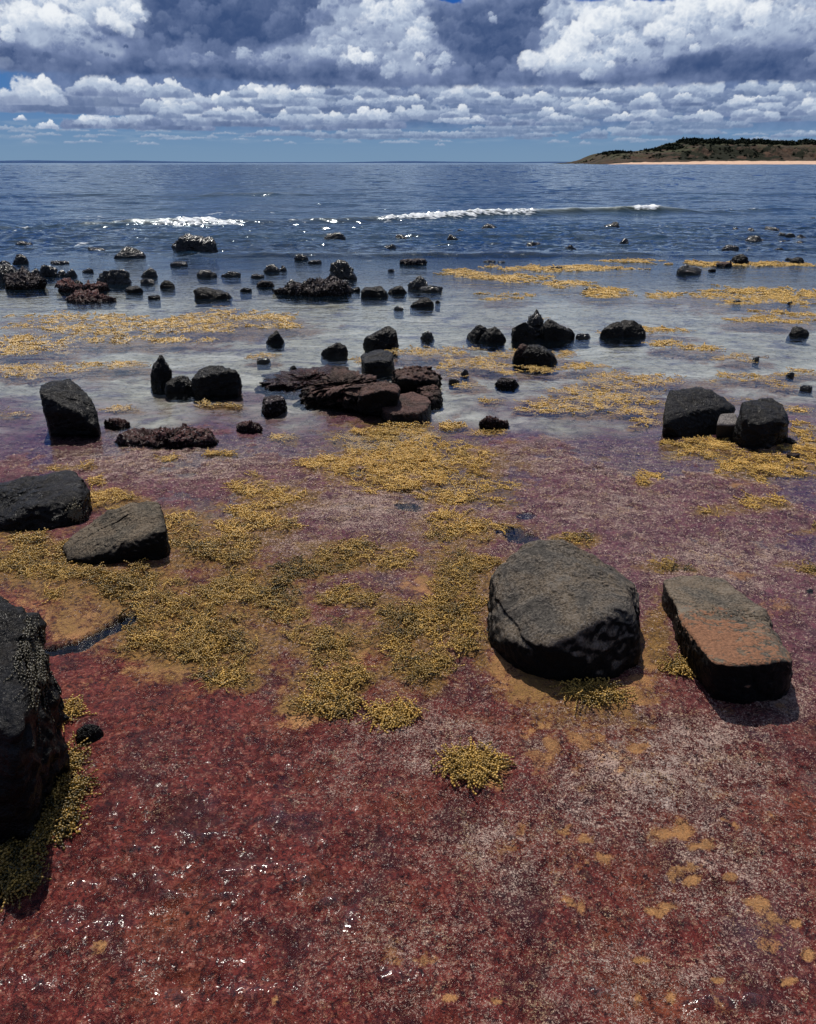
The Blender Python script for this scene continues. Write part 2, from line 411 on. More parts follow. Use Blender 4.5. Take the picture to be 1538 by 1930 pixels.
GOLD = [(765, 850, 120, 55), (840, 895, 115, 45), (640, 878, 70, 20, .9), (755, 808, 62, 22), (880, 935, 90, 20, .8), (740, 900, 120, 30, .7), (520, 940, 70, 26, .95), (480, 990, 80, 34, .95), (345, 990, 40, 24), (400, 1040, 90, 34, .95), (215, 945, 60, 18, .85), (50, 1058, 90, 46), (140, 1095, 110, 30, .85), (270, 1118, 100, 34, .8),
        (350, 1165, 90, 44, .9), (470, 1110, 80, 34, .9), (525, 1145, 50, 46, .8), (400, 1215, 100, 50), (300, 1205, 70, 40, .7), (470, 1250, 60, 28, .75), (665, 1052, 110, 26, .9), (590, 1075, 60, 20, .85), (870, 1000, 90, 24, .9), (880, 1080, 70, 50), (850, 1165, 60, 50), (685, 1133, 58, 16), (620, 1215, 80, 34, .95), (760, 1195, 60, 50, .8),
        (885, 1215, 46, 40, .8), (640, 1290, 90, 28, .9), (795, 1265, 50, 32, .9), (580, 1335, 44, 24, .8), (440, 1295, 50, 22, .6), (1085, 1024, 40, 12), (1255, 1075, 50, 10, .8), (1440, 952, 50, 16, .8), (1340, 965, 50, 12, .55), (1535, 1080, 30, 10, .8), (1530, 1000, 30, 10, .5), (190, 908, 12, 7), (1240, 1200, 24, 60, .5), (1480, 1070, 20, 8, .7),
        (1330, 845, 70, 18), (1450, 880, 90, 26), (1520, 845, 50, 40), (1270, 838, 26, 8, .9), (540, 825, 18, 7), (425, 855, 24, 9), (310, 865, 14, 5), (130, 884, 50, 6, .8), (860, 800, 24, 8, .8), (940, 812, 14, 7, .8), (1000, 850, 20, 6, .4), (1233, 898, 14, 5), (1140, 858, 10, 5), (1215, 915, 14, 5),
        (60, 655, 70, 12, .95), (90, 692, 110, 10, .95), (245, 685, 50, 5), (20, 700, 50, 9), (150, 640, 80, 8, .75), (340, 612, 120, 16, .9), (190, 618, 130, 20, .6), (450, 600, 100, 14, .85), (120, 598, 110, 12, .6), (20, 640, 50, 8, .8), (300, 640, 90, 8, .6), (20, 776, 26, 6), (240, 768, 34, 7, .9), (420, 762, 50, 6, .5), (500, 672, 24, 5, .9), (560, 610, 50, 8, .5),
        (700, 680, 26, 8, .6), (830, 664, 80, 7), (900, 686, 70, 9), (1010, 668, 70, 7, .8), (1030, 694, 30, 6), (870, 515, 50, 6, .8), (960, 524, 80, 7, .9), (1040, 507, 120, 5), (1145, 553, 46, 7), (1065, 536, 50, 6, .8), (1256, 556, 30, 5), (1440, 558, 110, 15), (1420, 600, 50, 7, .9), (1480, 592, 60, 7, .8), (1430, 498, 110, 4), (1340, 497, 40, 4),
        (1190, 492, 60, 4, .7), (1250, 622, 50, 5, .85), (1262, 648, 28, 6), (1332, 655, 34, 8), (1410, 672, 40, 6, .9), (1120, 755, 100, 18, .98), (1170, 715, 90, 12, .9), (1085, 740, 60, 12, .85), (1200, 775, 60, 10, .85), (1225, 795, 40, 8, .8), (1010, 770, 34, 6, .9), (1270, 715, 110, 14, .62), (1400, 712, 90, 10, .6), (1500, 700, 50, 8, .7), (1110, 690, 60, 7, .75),
        (1480, 730, 50, 8, .55), (870, 705, 26, 6, .8), (885, 728, 40, 8, .7), (960, 700, 40, 6, .5), (1500, 605, 40, 6, .7), (1500, 770, 40, 10, .4), (920, 755, 40, 8, .4), (960, 560, 60, 8, .4), (1000, 600, 90, 8, .3), (1160, 628, 40, 5, .4), (1400, 750, 60, 9, .5)]

def goldmask(px, py, x, y):
    # in front of 3 m the warp scale is small, further out it stretches along the shore
    s = np.where(y > 5, 2.0, 5.0)
    w1 = fbm2(x * s, y * s, 4, 401, .6); w2 = fbm2(x * s + 7, y * s, 4, 405, .6)
    m = blobs(px, py, GOLD, 1.1 * w1, 1.1 * w2)
    m = (m * .95 + .08 + 1.05 * fbm2(x * s * 1.7, y * s * 2.0, 5, 409, .66)) * sstep(.04, .35, m)
    return np.clip(m, 0, 1)

def build_reef():
    m = NT('reef_rock')
    pos = m.pos()
    _, sand, turf, purple = m.attr('zone_a')
    _, pale, deep, dark = m.attr('zone_b')
    _, gold, film, wetz = m.attr('zone_c')
    n1 = m.noise(pos, 3.0, 4, .6); n2 = m.noise(pos, 14, 5, .65, .4); n3 = m.noise(pos, 60, 5, .7, .6); n4 = m.noise(pos, 190, 4, .65, .8); n5 = m.noise(pos, 420, 2, .6)
    red = m.mix(m.mapr(n2, .35, .65), (.090, .014, .012), (.225, .034, .026))
    red = m.mix(m.mapr(n1, .52, .72), red, (.24, .062, .024))
    red = m.mix(m.mapr(n3, .53, .66), red, (.42, .15, .11))
    red = m.mix(m.mapr(n4, .47, .34), red, (.030, .007, .008))
    red = m.mix(m.mapr(n3, .48, .36), red, (.020, .007, .009))
    pur = m.mix(m.mapr(n2, .35, .68), (.080, .024, .040), (.23, .070, .10))
    pur = m.mix(m.mapr(n3, .53, .68), pur, (.36, .24, .235))
    pur = m.mix(m.mapr(n4, .48, .36), pur, (.018, .010, .016))
    base = m.mix(purple, red, pur)
    base = m.mix(m.math('MULTIPLY', m.mapr(n1, .40, .28), .6), base, (.06, .045, .07))
    n6 = m.noise(pos, 6.0, 6, .70, .6)
    base = m.mix(m.mapr(n6, .50, .36, 0, .72), base, (.040, .010, .014))
    base = m.mix(m.mapr(m.noise(pos, 34, 4, .7, .5), .46, .36, 0, .75), base, (.030, .009, .011))
    # pale branching turf: high threshold where sparse, low where dense
    dens = m.math('MULTIPLY', turf, m.mapr(n2, .30, .62, .45, 1.0))
    thr = m.mapr(dens, 0, 1, .63, .435)
    mixn = m.math('ADD', m.math('MULTIPLY', n4, .6), m.math('ADD', m.math('MULTIPLY', n3, .25), m.math('MULTIPLY', n5, .15)))
    tm = m.mapr(m.math('SUBTRACT', mixn, thr), -.012, .03)
    tcol = m.mix(m.mapr(n5, .35, .65), (.36, .21, .17), (.74, .58, .49))
    tcol = m.mix(m.mapr(n1, .5, .7), tcol, (.50, .42, .38))
    base = m.mix(tm, base, tcol)
    # sand
    sm = m.mapr(m.math('ADD', m.math('ADD', sand, m.math('MULTIPLY', m.math('SUBTRACT', n3, .5), 1.2)), m.math('MULTIPLY', m.math('SUBTRACT', n4, .5), 2.0)), .22, .68)
    scol = m.mix(m.mapr(n4, .3, .7), (.38, .175, .055), (.66, .35, .145))
    base = m.mix(m.math('MULTIPLY', sm, m.mapr(purple, 0, 1, .85, .62)), base, scol)
    # gold stain under the weed
    gm = m.mapr(m.math('ADD', m.math('ADD', gold, m.math('MULTIPLY', film, .68)), m.math('MULTIPLY', m.math('SUBTRACT', n3, .5), 1.4)), .28, .75, 0, .9)
    gcol = m.mix(m.mapr(n3, .38, .62), (.050, .028, .012), (.38, .21, .06))
    base = m.mix(gm, base, gcol)
    # submerged pale flat, lightened for reflected cloud; bed darkened with depth further out
    stk = m.noise(m.n('ShaderNodeMapping', ins={'Vector': pos, 'Scale': (.5, 1.6, 1.0)}).outputs[0], 2.6, 5, .7, .8)
    pc = m.mix(m.mapr(n2, .3, .7), (.22, .21, .17), (.50, .48, .40))
    pc = m.mix(m.mapr(stk, .50, .66), pc, (.68, .66, .60))  # bright streaks: cloud reflections painted into the bed colour
    pc = m.mix(m.mapr(stk, .44, .34), pc, (.13, .11, .13))
    pc = m.mix(m.mapr(n1, .54, .68), pc, (.10, .09, .13))
    base = m.mix(m.math('MULTIPLY', pale, m.mapr(gm, 0, .85, 1, .1)), base, pc)
    base = m.mix(deep, base, (.035, .032, .022))  # light lost in deeper water, put into the base colour
    base = m.mix(dark, base, (.004, .006, .014))
    # sparse black snails / pits
    v = m.n('ShaderNodeTexVoronoi', ins={'Vector': pos, 'Scale': 9.0, 'Randomness': 1.0})
    pit = m.mapr(v.outputs['Distance'], .06, .035)
    base = m.mix(m.math('MULTIPLY', pit, .92), base, (.006, .005, .006))
    hgt = m.math('ADD', m.math('MULTIPLY', n3, .6), m.math('ADD', m.math('MULTIPLY', n4, .35), m.math('MULTIPLY', tm, .12)))
    nb = m.bump(hgt, 1.0, .022)
    nb = m.bump(n5, .35, .004, nb)
    wet = m.mapr(n2, .40, .62, .18, .5)
    rough = m.math('MAXIMUM', wet, m.math('MULTIPLY', sm, .6))
    b = m.n('ShaderNodeBsdfPrincipled', ins={'Base Color': base, 'Roughness': rough, 'Normal': nb, 'Specular IOR Level': .25, 'Coat Weight': wetz, 'Coat Roughness': .16, 'Coat IOR': 1.6, 'Coat Normal': m.bump(m.noise(pos, 75, 1.5, .5, .6), 1.0, .0045)})
    m.out(b.outputs[0])
    # rows and columns: dense where the camera looks, coarse beyond
    ys = [0.62]
    while ys[-1] < 30: ys.append(ys[-1] + 0.0042 * ys[-1] + .0006)
    ys = np.array([-14, -8, -4, -2, -1, -.4, 0, .3] + ys + list(np.geomspace(31, 60000, 60)))
    sc = np.arange(-.80, .8001, .0030)
    side = np.array([.83, .88, .95, 1.1, 1.4, 2, 3, 5, 9])
    ss = np.concatenate([-side[::-1], sc, side])
    S, Yg = np.meshgrid(ss, ys)
    X = S * np.maximum(Yg + .3, 1.0)
    Z = reef_h(X, Yg)
    px, py = prj(X, Yg)
    sand, turf, purple, pale, deep, dark, gold = zones(X, Yg)
    Z = Z - dark * .05
    jx = 1.2 * fbm2(X * 6, Yg * 6, 4, 371, .6); jy = 1.2 * fbm2(X * 6 + 5, Yg * 6, 4, 375, .6)
    film = blobs(px, py, [g[:2] + (g[2] * 1.5, g[3] * 1.6) + ((g[4],) if len(g) > 4 else ()) for g in GOLD] + [(150, 1170, 150, 70), (350, 1260, 160, 50), (1010, 1300, 100, 60), (1230, 1200, 40, 90), (250, 1060, 200, 60, .7), (700, 1160, 260, 120, .6), (40, 1780, 60, 60, .5), (1110, 1350, 140, 50, .9)], jx, jy)
    film = np.clip(film * (1 + .7 * sstep(4.8, 6.5, Yg)), 0, 1.5)
    GL = [(345, 1576, 22, 5), (395, 1584, 26, 5), (440, 1652, 30, 6), (500, 1645, 30, 6), (330, 1700, 26, 5), (432, 1704, 26, 5), (150, 1676, 22, 6), (50, 1650, 18, 7), (210, 1675, 20, 5), (575, 1668, 16, 5), (665, 1730, 14, 20), (480, 1880, 40, 14), (350, 1885, 30, 14), (250, 1620, 14, 7), (300, 1665, 14, 8), (620, 1705, 14, 6), (760, 1850, 30, 10), (1330, 1900, 34, 14), (1410, 1890, 30, 12), (180, 1755, 60, 12, .6), (60, 1870, 60, 12, .5), (1120, 1880, 20, 8), (700, 1620, 12, 5)]
    wetm = np.clip(blobs(px, py, GL, jx * 1.3, jy * 1.3) + .35 * blobs(px, py, [(350, 1700, 420, 260)]) * sstep(.0, .5, fbm2(X * 30, Yg * 30, 4, 381, .65)), 0, 1)
    Z = Z + .012 * blobs(px, py, GL, jx, jy)
    V = np.stack([X, Yg, Z], -1).reshape(-1, 3)
    f = lambda *a: np.stack([q.ravel() for q in a], -1)
    me = mesh_from('reef_flat', V, grid_faces(*X.shape), m.m, True, {'zone_a': f(sand, turf, purple), 'zone_b': f(pale, deep, dark), 'zone_c': f(gold, film, wetm)})
    o = link('reef_flat', me); tag(o, kind='structure')

# ================================================================= WATER
def crest_y(x):
    # distance of the breaking swell line along the shore
    return np.interp(x, [-14, -9, -3, 0, 6, 14], [20.5, 22.3, 24.2, 25.2, 28.0, 30.0]) + .25 * fbm2(x * .35, x * 0 + 3, 3, 501)

def build_water():
    ys = [0.62]
    while ys[-1] < 13.5: ys.append(ys[-1] + 0.007 * ys[-1])
    while ys[-1] < 19.5: ys.append(ys[-1] + .055)
    while ys[-1] < 31: ys.append(ys[-1] + .035)
    while ys[-1] < 40: ys.append(ys[-1] + .09)
    while ys[-1] < 47: ys.append(ys[-1] + .06)
    while ys[-1] < 700: ys.append(ys[-1] + .0055 * ys[-1] - .1)
    ys = np.array([-14, -6, -2, -.6, .2] + ys + list(np.geomspace(720, 60000, 40)))
    sc = np.arange(-.62, .6201, .0031)
    side = np.array([.64, .68, .75, .9, 1.2, 2, 3, 5, 9])
    ss = np.concatenate([-side[::-1], sc, side])
    S, Y = np.meshgrid(ss, ys)
    X = S * np.maximum(Y + .3, 1.0)
    amp = np.interp(Y, [0, 9, 13, 16, 24, 40, 120, 600, 1500], [0, 0, .006, .034, .046, .065, .11, .35, 0])
    # bounded detail: wavelength grows with distance so the mesh can carry it
    w = np.zeros_like(X)
    for i, (lam, y0, y1, k) in enumerate([(.28, 5, 45, .35), (.6, 8, 90, .55), (1.3, 12, 220, .8), (3.0, 20, 600, 1.0), (8.0, 60, 1500, 1.0), (22.0, 200, 4000, 1.0)]):
        fade = sstep(y0, y0 * 1.7, Y) * sstep(y1 * 1.3, y1 * .7, Y)
        n = pn2(X / lam * .42 + 3 * i, Y / lam + .35 * pn2(X / lam * .3, Y / lam * .3, 540 + i) * 2, 520 + i)
        w = w + fade * k * (1 - np.abs(n) * 2.2) * (.45 if lam < .5 else .6 if lam < 1 else .85 if lam < 2 else 1.0)
    Z = amp * (w - .4)
    Z = Z + .085 * sstep(14.0, 16.5, Y) * sstep(27, 22, Y) * np.clip(fbm2(X * 1.5, Y * 2.4, 4, 549, .55), -.3, 1)
    # swell lines
    def swell(yc, amp_x, sf, sb):
        d = Y - yc
        p = np.where(d < 0, np.exp(-(d / sf) ** 2), np.exp(-(d / sb) ** 2))
        return amp_x * p, d
    yc = crest_y(X)
    px, py = topix(X, np.maximum(Y, .8), 0)
    ax = np.interp(px, [-300, 0, 120, 300, 480, 700, 900, 1050, 1240, 1330, 1600], [.07, .08, .07, .19, .08, .09, .21, .17, .24, .07, .05])
    ax = ax * (1 + .25 * fbm2(X * .8, Y * .2, 3, 555))
    s1, d1 = swell(yc, ax, .38, 1.3); Z = Z + s1
    s2, d2 = swell(43.5 + .5 * fbm2(X * .2, X * 0, 2, 561), np.interp(px, [-200, 100, 360, 440, 540, 600, 900], [.05, .08, .09, .13, .13, .05, .0]) , .6, 2.2); Z = Z + s2
    s3, d3 = swell(15.2 + .35 * fbm2(X * .5, X * 0 + 2, 3, 571), np.interp(px, [300, 480, 700, 1000, 1250, 1500], [.0, .05, .07, .07, .05, .02]), .22, .7); Z = Z + s3
    s4, d4 = swell(19.2 + .5 * fbm2(X * .4, X * 0 + 5, 3, 581), np.interp(px, [0, 300, 600, 1500], [.03, .06, .07, .05]), .3, .9); Z = Z + s4
    # foam
    nz = fbm2(X * 2.2, Y * 5, 4, 601, .6); nf = fbm2(X * 7, Y * 16, 4, 605, .6)
    def seg(x0, x1, e=12): return sstep(x0 - e, x0 + e, px + 9 * nz) * sstep(x1 + e, x1 - e, px + 14 * nz)
    nn = .55 * nz + .45 * nf
    foam = .85 * seg(300, 455, 16) * sstep(-.75, -.25, d1 + 1.3 * nn) * sstep(.15, -.25, d1 + 1.4 * nn)
    foam = np.maximum(foam, seg(722, 1008, 14) * sstep(-.50, -.16, d1 + .9 * nn) * sstep(.12, -.22, d1 + 1.2 * nn))
    foam = np.maximum(foam, seg(1192, 1240, 10) * sstep(-.35, -.12, d1 + .3 * nn) * sstep(.25, .0, d1 + .4 * nn))
    foam = np.maximum(foam, .30 * seg(260, 1080, 60) * sstep(.25, .5, nn + .25 * nz) * sstep(-.6, -.1, d1) * sstep(1.2, 0, d1))
    streak = sstep(.18, .45, nz + .5 * nf) 
    foam = np.maximum(foam, .8 * streak * (bump1(px, py, 180, 412, 60, 7) + bump1(px, py, 450, 404, 170, 8) * .8 + bump1(px, py, 20, 437, 60, 4) + bump1(px, py, 70, 434, 40, 3)))
    foam = np.maximum(foam, .75 * sstep(.1, .4, nz + .6 * nf) * (bump1(px, py, 690, 491, 34, 3) + bump1(px, py, 500, 463, 60, 3) + bump1(px, py, 365, 479, 30, 5) + bump1(px, py, 120, 460, 90, 3) + bump1(px, py, 1290, 440, 160, 8) * .5 + bump1(px, py, 940, 482, 60, 4) + bump1(px, py, 1400, 466, 22, 4) + bump1(px, py, 100, 380, 110, 2) * .5))
    foam = np.maximum(foam, .5 * sstep(.22, .5, nz + .5 * nf) * sstep(17, 21, Y) * sstep(60, 26, Y) * sstep(.0, .3, fbm2(X * .25, Y * .12, 3, 611)))
    foam = np.clip(foam, 0, 1)
    Z = Z + foam * .11 * (fbm2(X * 7, Y * 12, 4, 621, .6) + .35) * (s1 > .03)
    # deep colour factor and green tint of the thin wave face
    deep = np.interp(Y, [0, 5, 9, 13, 16, 21, 30], [0, .0, .05, .15, .45, .85, 1])
    green = np.clip(s1 * 5 * (d1 < .1), 0, 1) + np.clip(s2 * 3.2 * (d2 < .2), 0, 1) + np.clip(s3 * 9 * (d3 < .1), 0, 1) * .7 + np.clip(s4 * 8 * (d4 < .1), 0, 1) * .5
    V = np.stack([X, Y, Z], -1).reshape(-1, 3)
    me_attr = np.stack([deep.ravel(), np.clip(green, 0, 1).ravel(), foam.ravel()], -1)

    m = NT('sea_water')
    pos = m.pos()
    _, dp, gr, fo = m.attr('sea')
    sep = m.n('ShaderNodeSeparateXYZ', ins={'Vector': pos})
    mp = m.n('ShaderNodeMapping', ins={'Vector': pos, 'Scale': (.45, 1.0, 1.0)}).outputs[0]
    Yp = sep.outputs['Y']
    r1 = m.noise(mp, 26, 3, .55, .3); r2 = m.noise(mp, 7, 3, .6, .4); r3 = m.noise(mp, 2.0, 4, .65, .3); r4 = m.noise(mp, .35, 4, .65)
    calm = m.mapr(Yp, 1.5, 7, .10, .55)
    b1 = m.bump(r1, calm, .004)
    b2 = m.bump(r2, calm, .018, b1)
    far = m.mapr(Yp, 5, 17, .1, 1.0)
    b3 = m.bump(r3, m.math('MULTIPLY', far, .6), .085, b2)
    b4 = m.bump(r4, m.mapr(Yp, 30, 120, 0, .7), .5, b3)
    fr = m.n('ShaderNodeFresnel', ins={'IOR': 1.33, 'Normal': b4}).outputs[0]
    gl = m.n('ShaderNodeBsdfGlossy', ins={'Color': (.82, .92, 1, 1), 'Roughness': m.math('MAXIMUM', m.mapr(Yp, 9, 26, .05, .11), m.math('MULTIPLY', gr, .42)), 'Normal': b4})
    tr = m.n('ShaderNodeBsdfTransparent', ins={'Color': (.95, .975, .98, 1)})
    dcol = m.mix(gr, m.mix(m.mapr(r4, .4, .6), (.010, .030, .064), (.018, .050, .095)), (.030, .038, .022))
    df = m.n('ShaderNodeBsdfDiffuse', ins={'Color': dcol, 'Normal': b4})
    under = m.n('ShaderNodeMixShader', ins={0: m.math('MAXIMUM', dp, m.math('MULTIPLY', gr, .8)), 1: tr.outputs[0], 2: df.outputs[0]})
    wat = m.n('ShaderNodeMixShader', ins={0: fr, 1: under.outputs[0], 2: gl.outputs[0]})
    fn = m.noise(mp, 9, 5, .7); fb = m.bump(fn, 1.0, .05)
    fd = m.n('ShaderNodeBsdfPrincipled', ins={'Base Color': (.80, .83, .85, 1), 'Roughness': .9, 'Normal': fb, 'Specular IOR Level': .05})
    ff = m.mapr(m.math('ADD', fo, m.math('MULTIPLY', m.math('SUBTRACT', fn, .5), 1.1)), .28, .80)
    fin = m.n('ShaderNodeMixShader', ins={0: ff, 1: wat.outputs[0], 2: fd.outputs[0]})
    m.out(fin.outputs[0])
    me = mesh_from('sea_water', V, grid_faces(*X.shape), m.m, True, {'sea': me_attr})
    o = link('sea_water', me); tag(o, kind='structure')

# ================================================================= ROCKS
def ico(level):
    bm = bmesh.new(); bmesh.ops.create_icosphere(bm, subdivisions=level, radius=1.0)
    v = np.array([q.co[:] for q in bm.verts]); f = np.array([[q.index for q in fc.verts] for fc in bm.faces])
    bm.free(); return v / np.linalg.norm(v, axis=1)[:, None], f
ICO = {}
def get_ico(l):
    if l not in ICO: ICO[l] = ico(l)
    return ICO[l]

def hull_planes(P, c):
    bm = bmesh.new()
    for p in P: bm.verts.new(p)
    r = bmesh.ops.convex_hull(bm, input=bm.verts)
    bm.faces.ensure_lookup_table(); bmesh.ops.recalc_face_normals(bm, faces=bm.faces)
    out = []
    for f in bm.faces:
        if f.calc_area() < 1e-7: continue
        n = np.array(f.normal[:]); d = float(np.dot(n, np.array(f.verts[0].co[:]) - c))
        if d < 0: n, d = -n, -d
        for (m, e) in out:
            if np.dot(m, n) > .985: break
        else: out.append((n, max(d, 1e-3)))
    bm.free()
    return out

def star_rock(P, level=5, seed=0, pw=18, rough=.035, extra=10, cut=.97, strata=.0, lump=1.0):
    P = np.asarray(P, float); c = (P.max(0) + P.min(0)) / 2
    size = float(np.mean(np.ptp(P, axis=0)))
    pl = hull_planes(P, c)
    r = np.random.default_rng(seed)
    for _ in range(extra):
        n = r.normal(size=3); n[2] = abs(n[2]) * .6; n /= np.linalg.norm(n)
        d = float(np.max((P - c) @ n)) * r.uniform(cut - .06, cut + .03)
        if d > 0: pl.append((n, d))
    D, Fc = get_ico(level)
    s = np.zeros(len(D))
    for n, d in pl:
        s += np.clip(D @ n / d, 0, None) ** pw
    rad = s ** (-1 / pw)
    V = D * rad[:, None]
    q = V / size
    disp = fbm3(q * 2.3 + seed, 3, seed) * rough * 1.5 * lump
    disp = disp + fbm3(q * 7 + seed, 5, seed + 3, .6) * rough * .8
    # chipped steps: quantised ridges along a tilted bedding direction
    if strata > 0:
        ax = np.array([.25 * r.normal(), .4 * r.normal(), 1.0]); ax /= np.linalg.norm(ax)
        t = q @ ax * 9 + 1.6 * fbm3(q * 3, 2, seed + 9)
        disp = disp + strata * (np.abs((t % 1) - .5) - .25)
    # flaked terraces
    tq = fbm3(q * 2.4 + 3 + seed, 4, seed + 60, .5) * 5.0
    disp = disp + rough * .50 * (np.floor(tq) + sstep(.70, 1.0, tq - np.floor(tq)) - tq) + rough * .28 * np.round(fbm3(q * 5.5 + seed, 3, seed + 66) * 4)
    # straight joints, slightly wandering
    for k in range(3 if level > 5 else 1):
        n = r.normal(size=3); n /= np.linalg.norm(n)
        cr = np.abs(q @ n + r.uniform(-.25, .25) + .05 * fbm3(q * 4 + k * 9, 3, seed + 14 + k))
        disp = disp - max(rough * .55, .020) * np.exp(-(cr / .009) ** 2) * sstep(-.1, .25, fbm3(q * 1.5 + 7 * k, 2, seed + 30))
        disp = disp + rough * .25 * sstep(-.02, .02, q @ n - .1 + .06 * fbm3(q * 5, 3, seed + 40 + k))
    V = V * (1 + (disp * size / np.maximum(rad, 1e-4)))[:, None] + c
    return V, Fc

def rock_material(name, dark, top, brown=None, tops=(.25, .75), rough=.5, spots=0.0, lichen=None, barn=0.0, wetz=.03, scale=1.0, spec=.14, coat=0.0):
    m = NT(name)
    pos = m.pos(); geo = m.n('ShaderNodeNewGeometry')
    sc = scale
    nA = m.noise(pos, 5 * sc, 4, .6, .5); nB = m.noise(pos, 22 * sc, 5, .65, .5); nC = m.noise(pos, 90 * sc, 5, .7); nD = m.noise(pos, 330 * sc, 3, .6)
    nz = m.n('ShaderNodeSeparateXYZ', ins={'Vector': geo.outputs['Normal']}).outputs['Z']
    pz = m.n('ShaderNodeSeparateXYZ', ins={'Vector': pos}).outputs['Z']
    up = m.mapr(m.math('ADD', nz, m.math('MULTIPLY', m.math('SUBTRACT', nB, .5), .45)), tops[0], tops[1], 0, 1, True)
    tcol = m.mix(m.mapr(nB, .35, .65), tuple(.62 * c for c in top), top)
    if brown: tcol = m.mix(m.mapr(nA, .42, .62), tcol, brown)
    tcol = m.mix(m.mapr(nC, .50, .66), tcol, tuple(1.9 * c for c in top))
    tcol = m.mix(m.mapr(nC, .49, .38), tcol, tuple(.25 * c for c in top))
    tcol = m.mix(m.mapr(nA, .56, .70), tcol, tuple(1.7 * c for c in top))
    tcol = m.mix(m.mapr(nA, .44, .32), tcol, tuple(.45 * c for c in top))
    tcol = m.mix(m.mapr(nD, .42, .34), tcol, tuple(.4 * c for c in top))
    base = m.mix(up, dark, tcol)  # steep sides go near black: shade painted in by normal direction
    if lichen:
        lx, ly, lz, rad = lichen
        vd = m.n('ShaderNodeVectorMath', operation='DISTANCE', ins={0: pos, 1: (lx, ly, lz)}).outputs['Value']
        k = m.math('MULTIPLY', m.mapr(vd, rad * .2, rad, 1, -.4), 1.0)
        lm = m.mapr(m.math('ADD', k, m.math('ADD', m.math('MULTIPLY', m.math('SUBTRACT', nB, .5), 3.2), m.math('MULTIPLY', m.math('SUBTRACT', nC, .5), 1.5))), .50, .72)
        lcol = m.mix(m.mapr(nC, .35, .65), (.14, .065, .035), (.34, .16, .085))
        base = m.mix(m.math('MULTIPLY', lm, m.math('MULTIPLY', up, .9)), base, lcol)
    if barn > 0:
        v = m.n('ShaderNodeTexVoronoi', ins={'Vector': pos, 'Scale': 85 * sc}).outputs['Distance']
        bm_ = m.math('MULTIPLY', m.mapr(v, .32, .20), m.mapr(nA, .62 - .25 * barn, .72 - .25 * barn))
        base = m.mix(bm_, base, (.40, .36, .34))
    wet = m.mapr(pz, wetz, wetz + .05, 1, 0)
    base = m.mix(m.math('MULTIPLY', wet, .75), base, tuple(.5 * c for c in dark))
    h = m.math('ADD', m.math('MULTIPLY', nB, 1.0), m.math('ADD', m.math('MULTIPLY', nC, .32), m.math('MULTIPLY', nD, .07)))
    nb = m.bump(h, .9, .035 / sc)
    rg = m.math('SUBTRACT', m.mapr(nC, .3, .7, rough - .08, rough + .16), m.math('MULTIPLY', wet, .22))
    b = m.n('ShaderNodeBsdfPrincipled', ins={'Base Color': base, 'Roughness': rg, 'Normal': nb, 'Specular IOR Level': spec, 'Coat Weight': coat, 'Coat Roughness': .17, 'Coat Normal': m.bump(nB, 1.0, .02 / sc)})
    m.out(b.outputs[0])
    return m.m

def add_rock(name, V, Fc, mat, label, cat, group=None, smooth=True):
    org = np.array([V[:, 0].mean(), V[:, 1].mean(), max(V[:, 2].min(), -.2)])
    me = mesh_from(name, V - org, Fc, mat, smooth)
    o = link(name, me); o.location = org
    tag(o, label, cat, group)
    return o

